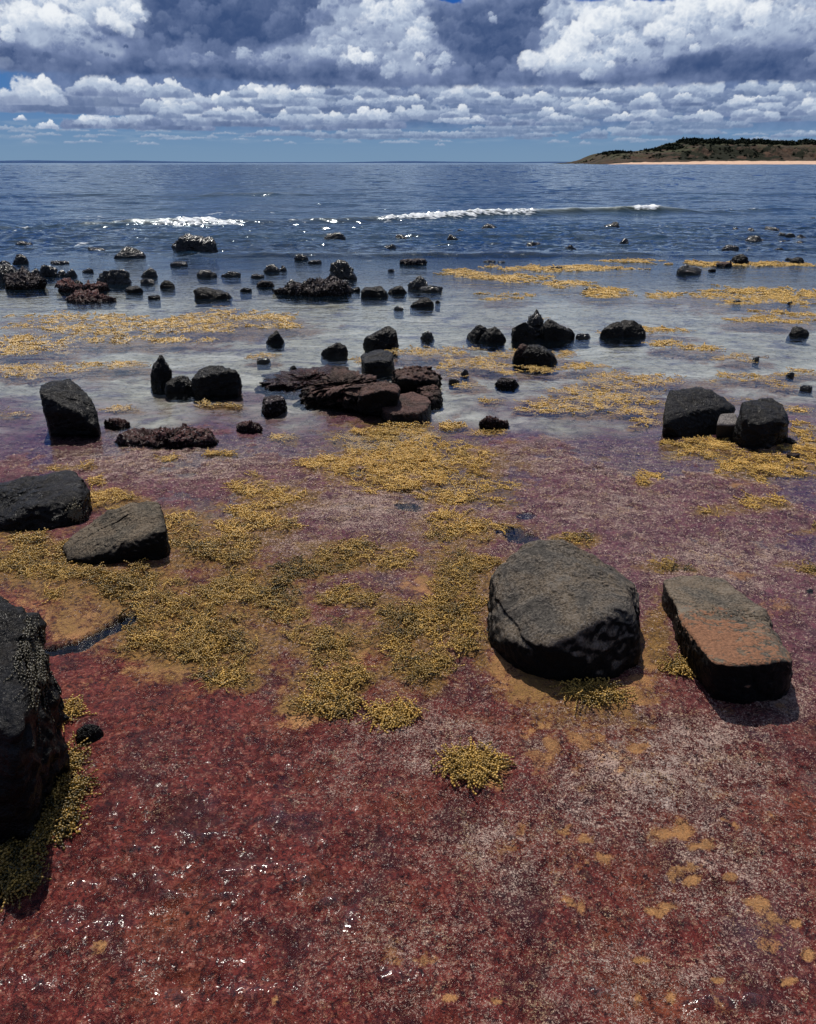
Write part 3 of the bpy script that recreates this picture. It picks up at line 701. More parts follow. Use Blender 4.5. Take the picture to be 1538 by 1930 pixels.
def gen_pts(kind, px, base, w, h, seed, lean=0.0, deep=.75):
    r = np.random.default_rng(seed * 7 + 3)
    u, dy, dz = ray(px, base)
    t = -H / dz; Y0 = dy * t; x0 = u * t
    W = w / F * t; th = math.atan2(H, Y0)
    Dp = W * deep
    Hz = max((h / F * t - .55 * Dp * math.sin(th)) / math.cos(th), .22 * W if kind != 'flat' else .03)
    lo = -.04 - .15 * Hz
    g = float(reef_h(np.array([x0]), np.array([Y0 + Dp * .5]))[0])
    lo = min(lo, max(g, -.5) - .02)
    P = []
    def a(x, y, z): P.append((x0 + x * W, Y0 + y * Dp, z * Hz if z > 0 else lo))
    J = lambda s=.08: r.uniform(-s, s)
    for q in range(9):
        an = q / 9 * 6.283 + J(.3); e = .85 + J(.10)
        P.append((x0 + .53 * W * e * math.cos(an) * 1.1, Y0 + Dp * (.5 + .52 * e * math.sin(an)), -.01 - .10 * Hz + J(.01)))
        P.append((x0 + .40 * W * math.cos(an), Y0 + Dp * (.5 + .40 * math.sin(an)), lo))
    if kind == 'block':
        for sx in (-.5, .5): a(sx + J(.04), .12 + J(.08), .02)
    if kind == 'block':
        for sx in (-.36, .36):
            for sy in (.2, .8): a(sx + J(.14), sy + J(.15), .68 + J(.30))
        a(J(.3), .5 + J(.2), 1.0); a(-.52, .5, .35 + J(.15)); a(.52, .45, .35 + J(.15))
    elif kind == 'wedge':
        d = 1 if lean >= 0 else -1
        a(d * .30, .5 + J(), 1.0); a(d * .46, .3, .72 + J()); a(d * .12, .75, .95); a(-d * .48, .4, .30 + J()); a(-d * .25, .2, .5 + J()); a(-d * .1, .9, .6); a(d * .5, .6, .4)
    elif kind == 'peak':
        a(lean, .55, 1.0); a(lean + .12, .4, .85 + J(.08)); a(-.36, .35, .42 + J()); a(.38, .4, .45 + J()); a(-.1, .1, .5); a(.2, .85, .6); a(-.3, .8, .45)
    elif kind == 'flat':
        for k in range(9):
            an = k / 9 * 6.283; a(.48 * math.cos(an) * r.uniform(.85, 1), .5 + .48 * math.sin(an), r.uniform(.45, 1))
    else:  # round
        for k in range(16):
            an = r.uniform(0, 6.283); el = r.uniform(.1, 1.45)
            a(.5 * math.cos(an) * math.cos(el), .5 + .5 * math.sin(an) * math.cos(el), max(.12, math.sin(el) * r.uniform(.8, 1)))
        a(lean, .5, 1.0)
    P = np.array(P)
    if Y0 < 4.4: P[:, 2] += max(g, 0)   # sits on the reef surface, not on the water plane
    return P

def build_rocks():
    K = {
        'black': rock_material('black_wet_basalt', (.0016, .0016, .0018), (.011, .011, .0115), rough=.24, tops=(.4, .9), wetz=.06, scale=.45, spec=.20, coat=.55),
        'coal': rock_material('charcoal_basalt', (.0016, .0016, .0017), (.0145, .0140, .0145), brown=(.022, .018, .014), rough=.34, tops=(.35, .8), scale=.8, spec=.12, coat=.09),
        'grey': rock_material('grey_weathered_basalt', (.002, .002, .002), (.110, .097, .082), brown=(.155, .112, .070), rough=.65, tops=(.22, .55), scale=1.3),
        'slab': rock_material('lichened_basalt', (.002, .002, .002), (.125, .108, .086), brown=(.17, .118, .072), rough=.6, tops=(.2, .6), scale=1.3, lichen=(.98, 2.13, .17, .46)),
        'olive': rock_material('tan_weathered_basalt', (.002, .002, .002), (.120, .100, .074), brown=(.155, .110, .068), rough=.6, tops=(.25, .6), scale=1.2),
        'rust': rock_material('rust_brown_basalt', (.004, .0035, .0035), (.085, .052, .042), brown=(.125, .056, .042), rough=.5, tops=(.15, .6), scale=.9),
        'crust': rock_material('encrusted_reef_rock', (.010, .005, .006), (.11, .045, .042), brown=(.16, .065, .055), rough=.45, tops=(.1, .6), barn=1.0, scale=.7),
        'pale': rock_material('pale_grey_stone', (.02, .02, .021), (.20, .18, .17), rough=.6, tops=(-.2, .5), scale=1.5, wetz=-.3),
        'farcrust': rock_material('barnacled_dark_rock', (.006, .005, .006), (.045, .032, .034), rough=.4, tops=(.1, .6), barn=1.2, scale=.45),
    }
    A = at
    def G(px, py, z=-.06):
        return gpt(px, py, 0) + np.array([0, 0, z])
    def hero(name, pts, base, mat, label, seed, level=7, cat='boulder', group=None, **kw):
        P = [A(*p) for p in pts] + [G(*b) for b in base]
        V, Fc = star_rock(P, level, seed, **kw)
        return add_rock(name, V, Fc, K[mat], label, cat, group)

    big = 'large boulders on the near reef'
    hero('boulder', [(1000, 1018, 2.62), (1060, 1016, 2.66), (1130, 1058, 2.6), (1192, 1100, 2.5), (1206, 1165, 2.33), (920, 1088, 2.52), (922, 1140, 2.42), (930, 1190, 2.30), (975, 1226, 2.12), (1050, 1220, 2.05), (1130, 1164, 2.14), (1192, 1146, 2.24), (1090, 1190, 2.09), (1208, 1190, 2.20)],
         [(930, 1214), (990, 1268), (1060, 1286), (1172, 1282), (1204, 1256), (1200, 1080), (980, 1060), (925, 1130)], 'grey',
         'biggest rounded grey boulder with a broad cracked top, right of the centre foreground', 5, group=big, pw=30, rough=.024, extra=7, cut=.985)
    hero('boulder', [(1249, 1090, 2.70), (1300, 1086, 2.74), (1368, 1094, 2.68), (1425, 1140, 2.44), (1494, 1234, 2.08), (1497, 1252, 2.00), (1340, 1250, 1.98), (1290, 1180, 2.26), (1415, 1254, 1.96)],
         [(1350, 1318), (1415, 1326), (1482, 1322), (1496, 1295), (1252, 1160), (1300, 1250), (1400, 1120)], 'slab',
         'flat-topped oblong boulder with orange lichen stains on its sloping upper face', 12, group=big, pw=30, rough=.028, extra=3, cut=1.0)
    hero('boulder', [(195, 968, 3.2), (255, 944, 3.26), (302, 942, 3.2), (312, 1000, 3.0), (275, 1010, 2.96), (215, 1038, 2.93), (150, 1000, 3.15), (113, 1028, 3.04), (126, 1056, 2.95), (314, 1030, 2.98)],
         [(120, 1052), (200, 1068), (300, 1058), (316, 1040), (300, 985), (160, 1005)], 'olive',
         'tan-brown angular boulder with a sloping striated top, in front of the black outcrop at left', 21, group=big, pw=30, rough=.030, extra=9, cut=.98, strata=.012)
    hero('boulder', [(75, 905, 3.6), (122, 887, 3.72), (162, 908, 3.55), (172, 940, 3.42), (5, 912, 3.62), (-70, 925, 3.6), (110, 955, 3.36), (55, 952, 3.34), (0, 985, 3.28), (168, 965, 3.38)],
         [(110, 1004), (30, 998), (-70, 995), (172, 985), (155, 930), (-60, 930)], 'coal',
         'wide black angular boulder cut off by the left edge, behind the tan-brown one', 33, group=big, pw=34, rough=.034, extra=12, cut=.94, strata=.01)
    hero('boulder', [(78, 720, 4.92), (130, 714, 5.0), (162, 738, 4.9), (183, 768, 4.8), (190, 812, 4.70), (84, 776, 4.70), (138, 772, 4.68), (73, 738, 4.76)],
         [(94, 816), (184, 816), (190, 806), (90, 800), (140, 818)], 'coal',
         'tall black block-shaped boulder standing alone at the left edge of the shallow water', 44, level=6, group=big, pw=32, rough=.026, extra=8, cut=.97, strata=.012)
    hero('boulder', [(-180, 1100, 2.0), (8, 1112, 1.92), (68, 1128, 1.88), (88, 1165, 1.80), (80, 1215, 1.72), (98, 1330, 1.58), (-300, 1250, 1.7), (60, 1420, 1.38), (108, 1420, 1.50)],
         [(116, 1400), (112, 1470), (84, 1545), (25, 1610), (-200, 1640), (-300, 1300), (70, 1300)], 'coal',
         'huge rugged black boulder hung with wet weed, filling the left edge of the foreground', 51, group=big, pw=26, rough=.045, extra=14, cut=.95, strata=.018)
    hero('boulder', [(-120, 1640, 1.34), (-10, 1648, 1.34), (12, 1690, 1.27)], [(16, 1715), (-10, 1745), (-120, 1750), (-120, 1660), (8, 1670)], 'coal',
         'small black rock at the very left edge, below the huge weed-hung boulder', 53, level=5, group=big, extra=6)
    hero('boulder', [(1258, 734, 5.0), (1318, 727, 5.1), (1352, 738, 5.0), (1385, 766, 4.9), (1250, 788, 4.72), (1300, 775, 4.78), (1350, 760, 4.9), (1248, 800, 4.68)],
         [(1248, 814), (1300, 823), (1365, 814), (1386, 795), (1260, 790)], 'coal',
         'broad smooth black boulder, left one of the pair by the gold weed at right', 62, level=6, group=big, pw=30, rough=.024, extra=9, cut=.97)
    hero('boulder', [(1402, 756, 4.66), (1448, 750, 4.72), (1472, 762, 4.66), (1486, 782, 4.52), (1398, 790, 4.50), (1440, 800, 4.44), (1484, 796, 4.48)],
         [(1370, 830), (1402, 846), (1440, 848), (1478, 832), (1488, 815), (1390, 800)], 'coal',
         'black boulder with a layered flat crown, right one of the pair at right', 66, level=6, group=big, pw=30, rough=.028, extra=10, cut=.97, strata=.022)
    hero('rock', [(1356, 780, 4.75), (1386, 777, 4.75), (1394, 800, 4.60), (1350, 800, 4.62)], [(1350, 818), (1384, 824), (1396, 810), (1360, 800)], 'pale',
         'smooth grey stone wedged between the two black boulders at right', 67, level=5, cat='rock', group=big, extra=3, rough=.02)
    hero('boulder', [(1516, 1105, 2.75), (1590, 1095, 2.8), (1610, 1180, 2.5), (1502, 1145, 2.6), (1500, 1180, 2.5), (1504, 1125, 2.7)], [(1504, 1212), (1600, 1235), (1500, 1170), (1610, 1120), (1510, 1110)], 'coal',
         'dark boulder only just showing at the right edge of the foreground', 69, level=5, group=big, extra=4)
    # central outcrop
    mid = 'stones of the central outcrop'
    hero('boulder', [(728, 752, 5.35), (768, 736, 5.5), (802, 745, 5.42), (814, 766, 5.2), (716, 770, 5.12), (742, 780, 5.0), (798, 782, 5.02)], [(720, 793), (765, 798), (808, 795), (814, 775), (718, 775)], 'rust',
         'rounded brown boulder at the near right of the central outcrop', 71, level=6, group=mid, pw=16, rough=.028, extra=5)
    hero('boulder', [(680, 728, 5.3), (720, 715, 5.4), (752, 722, 5.3), (756, 740, 5.1), (682, 745, 5.1), (712, 736, 5.1)], [(668, 768), (700, 777), (735, 780), (750, 760), (672, 750)], 'rust',
         'dark hollow-fronted rock in the middle of the central outcrop', 72, level=6, group=mid, pw=20, rough=.05, extra=10)
    hero('boulder', [(744, 695, 5.9), (800, 692, 5.95), (826, 706, 5.8), (828, 716, 5.7), (750, 712, 5.6)], [(740, 735), (790, 740), (829, 726), (820, 705), (745, 715)], 'rust',
         'flat brown slab at the far right of the central outcrop', 73, level=6, group=mid, pw=14, rough=.10, extra=8)
    hero('boulder', [(780, 724, 5.75), (812, 722, 5.8), (834, 742, 5.5), (800, 744, 5.4)], [(790, 760), (825, 765), (836, 752), (785, 735)], 'rust',
         'low brown rock at the right rim of the central outcrop', 74, level=6, group=mid, pw=14, rough=.09, extra=8)
    hero('reef_ledge', [(575, 728, 5.75), (640, 712, 5.9), (700, 704, 6.0), (720, 714, 5.8), (680, 738, 5.3), (600, 744, 5.35), (640, 736, 5.3)], [(572, 752), (620, 762), (690, 764), (720, 745), (580, 735), (700, 715)], 'rust',
         'broken brown rock shelf forming the body of the central outcrop', 75, level=7, cat='ledge', group=mid, pw=14, rough=.20, extra=10, strata=.04)
    hero('reef_ledge', [(505, 708, 6.3), (560, 695, 6.5), (640, 692, 6.5), (662, 702, 6.2), (600, 720, 5.9), (510, 726, 5.9)], [(500, 728), (560, 740), (640, 728), (665, 712), (510, 706)], 'crust',
         'reddish weed-crusted rock shelf at the far left of the central outcrop', 76, level=7, cat='ledge', group=mid, pw=12, rough=.20, extra=8)
    hero('boulder', [(682, 668, 6.6), (712, 657, 6.75), (738, 662, 6.65), (744, 680, 6.4), (682, 684, 6.35)], [(682, 700), (715, 702), (744, 698), (740, 682), (684, 684)], 'coal',
         'smooth charcoal boulder at the far end of the central outcrop', 77, level=6, group=mid, pw=14, rough=.03, extra=6)
    hero('rock', [(495, 748, 5.4), (525, 742, 5.45), (538, 752, 5.3), (500, 760, 5.15)], [(490, 774), (520, 777), (540, 768), (495, 758)], 'farcrust',
         'pitted dark rock in the water just left of the central outcrop', 78, level=6, cat='rock', group=mid, rough=.06)

    # (kind, px, base row, width, height, material, category, label, lean)
    T = [
     # left-hand trio and neighbours in the shallows
     ('peak', 300, 733, 48, 62, 'coal', 'boulder', 'upright tapering dark stone, left end of the row of three left of the outcrop', .12),
     ('round', 335, 742, 62, 33, 'coal', 'boulder', 'low rounded dark stone, middle of the row of three left of the outcrop', 0),
     ('block', 405, 746, 82, 52, 'coal', 'boulder', 'knobbly black stone, right end of the row of three left of the outcrop', 0),
     ('peak', 517, 648, 34, 23, 'coal', 'rock', 'small pointed black rock alone in the water up and left of the outcrop', .1),
     ('wedge', 628, 672, 49, 25, 'coal', 'rock', 'small black rock with its tip to the right, behind the outcrop', 1),
     ('wedge', 717, 658, 64, 38, 'coal', 'boulder', 'smooth slanting black boulder directly behind the charcoal one of the outcrop', 1),
     ('round', 805, 640, 25, 16, 'black', 'rock', 'small shiny black rock right of the slanting boulder', .1),
     ('round', 904, 641, 44, 28, 'coal', 'rock', 'left lobe of the black pair in mid water right of centre', 0),
     ('round', 931, 646, 52, 30, 'coal', 'rock', 'right lobe of the black pair in mid water right of centre', .05),
     ('block', 988, 643, 44, 36, 'coal', 'boulder', 'front left stone of the black heap at mid right', 0),
     ('peak', 1010, 636, 42, 50, 'black', 'boulder', 'tallest glittering peak of the black heap at mid right', .05),
     ('wedge', 1050, 642, 52, 37, 'coal', 'boulder', 'domed black stone on the right side of the heap at mid right', -1),
     ('block', 1076, 637, 15, 18, 'coal', 'rock', 'small square stone at the right foot of the heap at mid right', 0),
     ('flat', 1100, 638, 28, 9, 'black', 'rock', 'low wave-washed stone just right of the heap at mid right', 0),
     ('wedge', 1157, 637, 44, 28, 'coal', 'rock', 'left slab of the black twin slabs at right in mid water', 1),
     ('block', 1196, 636, 48, 30, 'coal', 'rock', 'right slab of the black twin slabs at right in mid water', 0),
     ('round', 987, 684, 42, 34, 'rust', 'rock', 'brownish rock in front of the black heap, left of its darker neighbour', 0),
     ('wedge', 1020, 688, 60, 38, 'coal', 'rock', 'dark sloping rock lying in front of the black heap at mid right', -1),
     ('flat', 957, 730, 40, 16, 'farcrust', 'rock', 'low dark crusted lump right of the central outcrop', 0),
     ('round', 876, 707, 15, 11, 'black', 'rock', 'tiny black stone among weed right of the outcrop', 0),
     ('flat', 856, 722, 20, 8, 'black', 'rock', 'tiny flat stone close to the right rim of the outcrop', 0),
     ('flat', 494, 684, 26, 9, 'black', 'rock', 'flat dark stone beside a little gold weed patch left of the outcrop', 0),
     ('round', 552, 697, 15, 8, 'coal', 'rock', 'small dark stone behind the reddish shelf of the outcrop', 0),
     ('block', 640, 707, 32, 15, 'rust', 'rock', 'small angular block lying on the reddish shelf of the outcrop', 0),
     ('flat', 1427, 680, 12, 5, 'black', 'rock', 'tiny dark stone in gold weed above the right-hand pair', 0),
     ('flat', 1492, 710, 14, 5, 'black', 'rock', 'tiny flat dark stone in the water above the right-hand pair', 0),
     ('flat', 1524, 736, 24, 6, 'black', 'rock', 'thin dark stone near the right edge level with the right-hand pair', 0),
     ('wedge', 1493, 838, 22, 14, 'coal', 'rock', 'small dark stone at the right foot of the layered black boulder', -1),
     ('flat', 1499, 866, 24, 10, 'rust', 'rock', 'little brown stone in gold weed at the right edge', 0),
     ('round', 1512, 634, 40, 18, 'coal', 'rock', 'lone black rock close to the right edge in mid water', 0),
     ('round', 1392, 571, 17, 8, 'black', 'rock', 'little black stone in front of the largest floating gold patch', 0),
     ('flat', 1490, 573, 10, 3, 'black', 'rock', 'speck of dark stone right of the largest floating gold patch', 0),
     ('round', 1106, 546, 12, 5, 'black', 'rock', 'speck of dark stone on the thin gold patch in mid water', 0),
     # row at the water line, left
     ('wedge', 395, 565, 73, 28, 'coal', 'boulder', 'long black rock sloping down to the right, in left mid water', -1),
     ('round', 312, 544, 30, 19, 'coal', 'rock', 'rounded black rock left of the long sloping one', 0),
     ('peak', 279, 523, 33, 20, 'black', 'rock', 'upper stone of the stacked black pair at left', 0),
     ('block', 275, 536, 27, 14, 'black', 'rock', 'lower stone of the stacked black pair at left', 0),
     ('block', 210, 536, 59, 32, 'black', 'boulder', 'broad lumpy black rock between the stacked pair and the left shelf', 0),
     ('flat', 248, 552, 37, 13, 'coal', 'rock', 'low domed black rock below the stacked pair', 0),
     ('flat', 287, 564, 27, 8, 'coal', 'rock', 'flattest little black rock below the stacked pair', 0),
     ('round', 143, 536, 21, 10, 'coal', 'rock', 'small black dome behind the crusted ledge at left', 0),
     ('round', 114, 521, 24, 15, 'black', 'rock', 'left of two touching black rocks off the left shelf', 0),
     ('peak', 131, 522, 24, 19, 'black', 'rock', 'right of two touching black rocks off the left shelf', .1),
     ('wedge', 162, 514, 22, 9, 'black', 'rock', 'tiny black rock right of the two touching ones at left', 1),
     ('wedge', 388, 523, 39, 16, 'black', 'rock', 'black rock above the long sloping one, left of its twin', -1),
     ('wedge', 433, 522, 35, 13, 'black', 'rock', 'black rock above the long sloping one, right of its twin', 1),
     ('flat', 333, 502, 34, 9, 'black', 'rock', 'wave-washed flat rock below the big glistening boulder', 0),
     ('flat', 462, 550, 24, 10, 'coal', 'rock', 'small black rock right of the long sloping one', 0),
     ('flat', 483, 524, 28, 7, 'black', 'rock', 'thin black rock left of the black lump beside the spire', 0),
     ('flat', 497, 541, 34, 13, 'farcrust', 'rock', 'low rough rock at the left of the crusted shelf under the spire', 0),
     ('block', 364, 476, 75, 37, 'black', 'boulder', 'big glistening black boulder alone in the surf at left', 0),
     ('block', 239, 487, 51, 23, 'black', 'boulder', 'dark squat boulder left of the big glistening one', 0),
     ('flat', 177, 474, 40, 7, 'black', 'rock', 'thin awash rock left of the squat boulder', 0),
     ('round', 39, 464, 37, 12, 'black', 'rock', 'glittering low rock in the surf at far left', 0),
     ('peak', 34, 498, 30, 24, 'black', 'rock', 'peaked black rock just behind the left shelf', 0),
     ('flat', 106, 498, 40, 6, 'black', 'rock', 'thin awash rock right of the peaked one at far left', 0),
     ('round', 5, 500, 26, 12, 'black', 'rock', 'black rock cut by the left edge behind the shelf', 0),
     ('block', 4, 532, 58, 36, 'black', 'boulder', 'bulky black rock at the left edge on the shelf', 0),
     ('round', 37, 526, 40, 24, 'black', 'boulder', 'second black rock on the left shelf, right of the bulky one', 0),
     ('peak', 64, 521, 24, 18, 'black', 'rock', 'small pointed rock near the middle of the left shelf', 0),
     ('block', 88, 521, 29, 24, 'black', 'rock', 'squarish black rock at the right end of the left shelf', 0),
     # centre
     ('peak', 642, 528, 58, 51, 'black', 'boulder', 'tall black spire, the highest rock in the water', -.12),
     ('block', 647, 543, 30, 17, 'black', 'rock', 'dark block at the foot of the spire', 0),
     ('peak', 549, 552, 32, 33, 'black', 'boulder', 'upright left end of the black ridge beside the spire', 0),
     ('round', 581, 556, 52, 33, 'black', 'boulder', 'rounded middle of the black ridge beside the spire', 0),
     ('wedge', 669, 550, 19, 11, 'coal', 'rock', 'little pointed rock right of the spire foot', 1),
     ('block', 704, 561, 52, 22, 'coal', 'boulder', 'left half of the long low black pair at centre', 0),
     ('peak', 748, 555, 42, 19, 'coal', 'boulder', 'right half of the long low black pair at centre', .1),
     ('peak', 788, 546, 42, 32, 'black', 'boulder', 'lumpy black rock right of the long low pair', .08),
     ('flat', 812, 551, 48, 14, 'black', 'rock', 'low jagged rock at the foot of the lumpy one', 0),
     ('wedge', 794, 580, 46, 21, 'coal', 'rock', 'black rock sloping left, below the lumpy one', 1),
     ('round', 825, 571, 11, 7, 'coal', 'rock', 'tiny round stone right of the sloping rock at centre', 0),
     ('flat', 751, 584, 20, 4, 'black', 'rock', 'barely awash dark stone below the long low pair', 0),
     ('round', 511, 514, 36, 17, 'black', 'rock', 'black lump left of the spire', 0),
     ('round', 533, 511, 15, 13, 'black', 'rock', 'small stone touching the black lump left of the spire', 0),
     ('wedge', 567, 491, 27, 13, 'black', 'rock', 'dark rock in the ripples up and left of the spire', -1),
     ('flat', 593, 497, 30, 7, 'black', 'rock', 'scattered low stones level with the spire top', 0),
     ('round', 551, 447, 18, 6, 'black', 'rock', 'small dark rock in open water left of centre', 0),
     ('round', 632, 453, 46, 16, 'black', 'boulder', 'flat-domed dark rock near the wave, at centre', 0),
     ('round', 754, 451, 31, 11, 'black', 'rock', 'dark rock in the ripples below the long white foam', 0),
     ('wedge', 853, 453, 23, 14, 'black', 'rock', 'black rock with a trailing tip below the long white foam', -1),
     ('flat', 868, 436, 20, 4, 'black', 'rock', 'thin dark rock close under the white foam', 0),
     ('round', 922, 431, 30, 11, 'black', 'rock', 'dark rock close under the right end of the white foam', 0),
     ('peak', 736, 469, 26, 11, 'black', 'rock', 'small pointed rock right of the spire, farther out', .2),
     ('flat', 779, 500, 54, 16, 'farcrust', 'rock', 'wide glittering barnacled rock awash right of the spire', 0),
     ('flat', 816, 481, 24, 8, 'farcrust', 'rock', 'small barnacled rock awash right of the spire', 0),
     ('flat', 737, 512, 14, 6, 'black', 'rock', 'tiny foam-ringed stone right of the spire', 0),
     # right, far
     ('wedge', 1153, 431, 34, 12, 'black', 'rock', 'flat-topped dark wedge alone near the swell at right', 1),
     ('round', 1073, 448, 28, 10, 'black', 'rock', 'small dark rock left of and nearer than the wedge', .1),
     ('round', 1179, 461, 20, 17, 'black', 'rock', 'rounded black rock below the wedge', 0),
     ('peak', 1076, 472, 25, 15, 'black', 'rock', 'spiky little rock with a thin horn in right water', 0),
     ('flat', 1007, 463, 28, 10, 'black', 'rock', 'low dark rock in the ripples left of the spiky one', 0),
     ('flat', 1153, 484, 22, 6, 'black', 'rock', 'thin dark rock below the rounded one at right', 0),
     ('round', 1418, 439, 24, 13, 'black', 'rock', 'black rock at upper left of the far right cluster', 0),
     ('round', 1459, 435, 31, 11, 'black', 'rock', 'farthest rock of the far right cluster', 0),
     ('round', 1427, 455, 37, 14, 'black', 'rock', 'widest rock of the far right cluster, in front', 0),
     ('round', 1475, 448, 22, 12, 'black', 'rock', 'left of three joined rocks in the far right cluster', 0),
     ('block', 1492, 449, 18, 13, 'black', 'rock', 'middle of three joined rocks in the far right cluster', 0),
     ('round', 1513, 450, 21, 14, 'black', 'rock', 'right of three joined rocks in the far right cluster', 0),
     ('round', 1511, 458, 17, 7, 'black', 'rock', 'small rock just in front of the three joined ones', 0),
     ('flat', 1388, 433, 17, 4, 'black', 'rock', 'thin awash stone left of the far right cluster', 0),
     ('flat', 1400, 441, 17, 5, 'black', 'rock', 'flat stone touching the left of the far right cluster', 0),
     ('flat', 1381, 473, 33, 10, 'black', 'rock', 'low foam-ringed rock below the far right cluster', 0),
     ('round', 1399, 498, 37, 24, 'coal', 'boulder', 'smooth domed black rock on the thin gold strip at right', 0),
     ('flat', 1368, 503, 33, 10, 'rust', 'rock', 'low brown rock left of the domed one on the gold strip', 0),
     ('peak', 1507, 497, 30, 16, 'coal', 'rock', 'black cone-shaped rock at the right end of the gold strip', 0),
     ('block', 1303, 517, 43, 18, 'black', 'rock', 'ragged black rock left of the gold strip', 0),
     ('flat', 1344, 512, 16, 7, 'coal', 'rock', 'tiny dark stone between the ragged rock and the gold strip', 0),
     ('flat', 1041, 507, 11, 4, 'black', 'rock', 'left of two dark specks on the far gold weed', 0),
     ('flat', 1054, 507, 14, 5, 'black', 'rock', 'right of two dark specks on the far gold weed', 0),
     ('flat', 1534, 414, 12, 6, 'black', 'rock', 'dark stone at the right edge near the swell', 0),
     # near reef
     ('round', 163, 1412, 54, 36, 'coal', 'pebble', 'smooth round black pebble beside the huge weed-hung boulder', 0),
     ('round', 930, 1208, 26, 24, 'pale', 'pebble', 'small pale grey pebble at the left foot of the biggest boulder', 0),
    ]
    grp = {'boulder': 'black boulders standing in the shallow water', 'rock': 'small rocks scattered in the water', 'pebble': 'pebbles on the near reef'}
    for i, (kind, px, b, w, h, mk, cat, lab, lean) in enumerate(T):
        P = gen_pts(kind, px, b, w * (1.12 if b > 600 else 1.04), h * (1.08 if b > 600 else .86), i + 3, lean if kind != 'wedge' else lean)
        lvl = 6 if w > 26 or b > 560 else 5
        V, Fc = star_rock(P, lvl, 300 + i, pw=(32 if kind in ('block', 'wedge', 'peak') else 22), rough=(.075 if mk in ('black', 'farcrust') else .045), extra=8, cut=.90, lump=1.4, strata=.012 if i % 3 == 0 else 0)
        if mk == 'black' or mk == 'farcrust':
            pass
        add_rock(cat, V, Fc, K[mk], lab, cat, grp[cat])
    rr = np.random.default_rng(404)
    for i in range(24):
        px = rr.uniform(640, 1550); b = rr.uniform(438, 496)
        P = gen_pts(['flat', 'round', 'wedge'][i % 3], px, b, rr.uniform(9, 22), rr.uniform(3, 7), 400 + i, 1)
        V, Fc = star_rock(P, 4, 700 + i, pw=14, rough=.09, extra=8, cut=.93)
        add_rock('rock', V, Fc, K['black'], 'tiny dark stone barely breaking the ripples just inside the surf', 'rock', 'tiny stones awash inside the surf')
    # low crusted ledges
    Lg = [(305, 846, 225, 34, 'crust', 'long red-brown weed-crusted ledge with a dark undercut, right of the tall block boulder'),
          (222, 805, 56, 16, 'crust', 'short red crusted ledge touching the right of the tall block boulder'),
          (470, 815, 60, 19, 'crust', 'small red crusted hump just left below the central outcrop'),
          (342, 818, 34, 12, 'crust', 'tiny crusted hump above the long red-brown ledge'),
          (36, 546, 100, 26, 'farcrust', 'brown barnacled shelf under the black rocks at the left edge'),
          (142, 552, 112, 19, 'crust', 'upper of two long barnacled ledges in left mid water'),
          (160, 570, 104, 15, 'crust', 'lower of two long barnacled ledges in left mid water'),
          (588, 559, 176, 27, 'farcrust', 'pinkish barnacled shelf under the black ridge beside the spire'),
          (930, 806, 70, 16, 'crust', 'low red crusted hump right of the gold weed below the outcrop')]
    for i, (px, b, w, h, mk, lab) in enumerate(Lg):
        P = gen_pts('flat', px, b, w, h, 80 + i, 0, deep=.42 if b > 600 else .5)
        V, Fc = star_rock(P, 7 if w > 90 else 6, 600 + i, pw=9, rough=.11, extra=4, cut=.95)
        k = min(3, V[:, 1].mean() / 4.5); q3 = V * np.array([7, 7, 3]) / k
        V[:, 2] = V[:, 2] + k * (.045 * fbm3(q3, 5, 630 + i, .62) + .014 * np.round(fbm3(q3 * 1.3 + 5, 3, 640 + i) * 4))
        add_rock('reef_ledge', V, Fc, K[mk], lab, 'ledge', 'low crusted ledges in the shallows')

# ================================================================= SEAWEED
def beads_mesh(name, C, D, L, Rr, colr, mat):
    """C centres, D unit directions, L half lengths, Rr radii -> elongated octahedra"""
    n = len(C)
    up = np.tile([0, 0, 1.0], (n, 1)); up[np.abs(D[:, 2]) > .9] = (1, 0, 0)
    A = np.cross(D, up); A /= np.linalg.norm(A, axis=1)[:, None]; B = np.cross(D, A)
    L = L[:, None]; Rr = Rr[:, None]
    V = np.stack([C - D * L, C + A * Rr, C + B * Rr, C - A * Rr, C - B * Rr, C + D * L], 1).reshape(-1, 3)
    f = np.array([[0, 2, 1], [0, 3, 2], [0, 4, 3], [0, 1, 4], [5, 1, 2], [5, 2, 3], [5, 3, 4], [5, 4, 1]])
    Fc = (np.arange(n)[:, None, None] * 6 + f[None]).reshape(-1, 3)
    return V, Fc, np.repeat(colr, 6, axis=0)

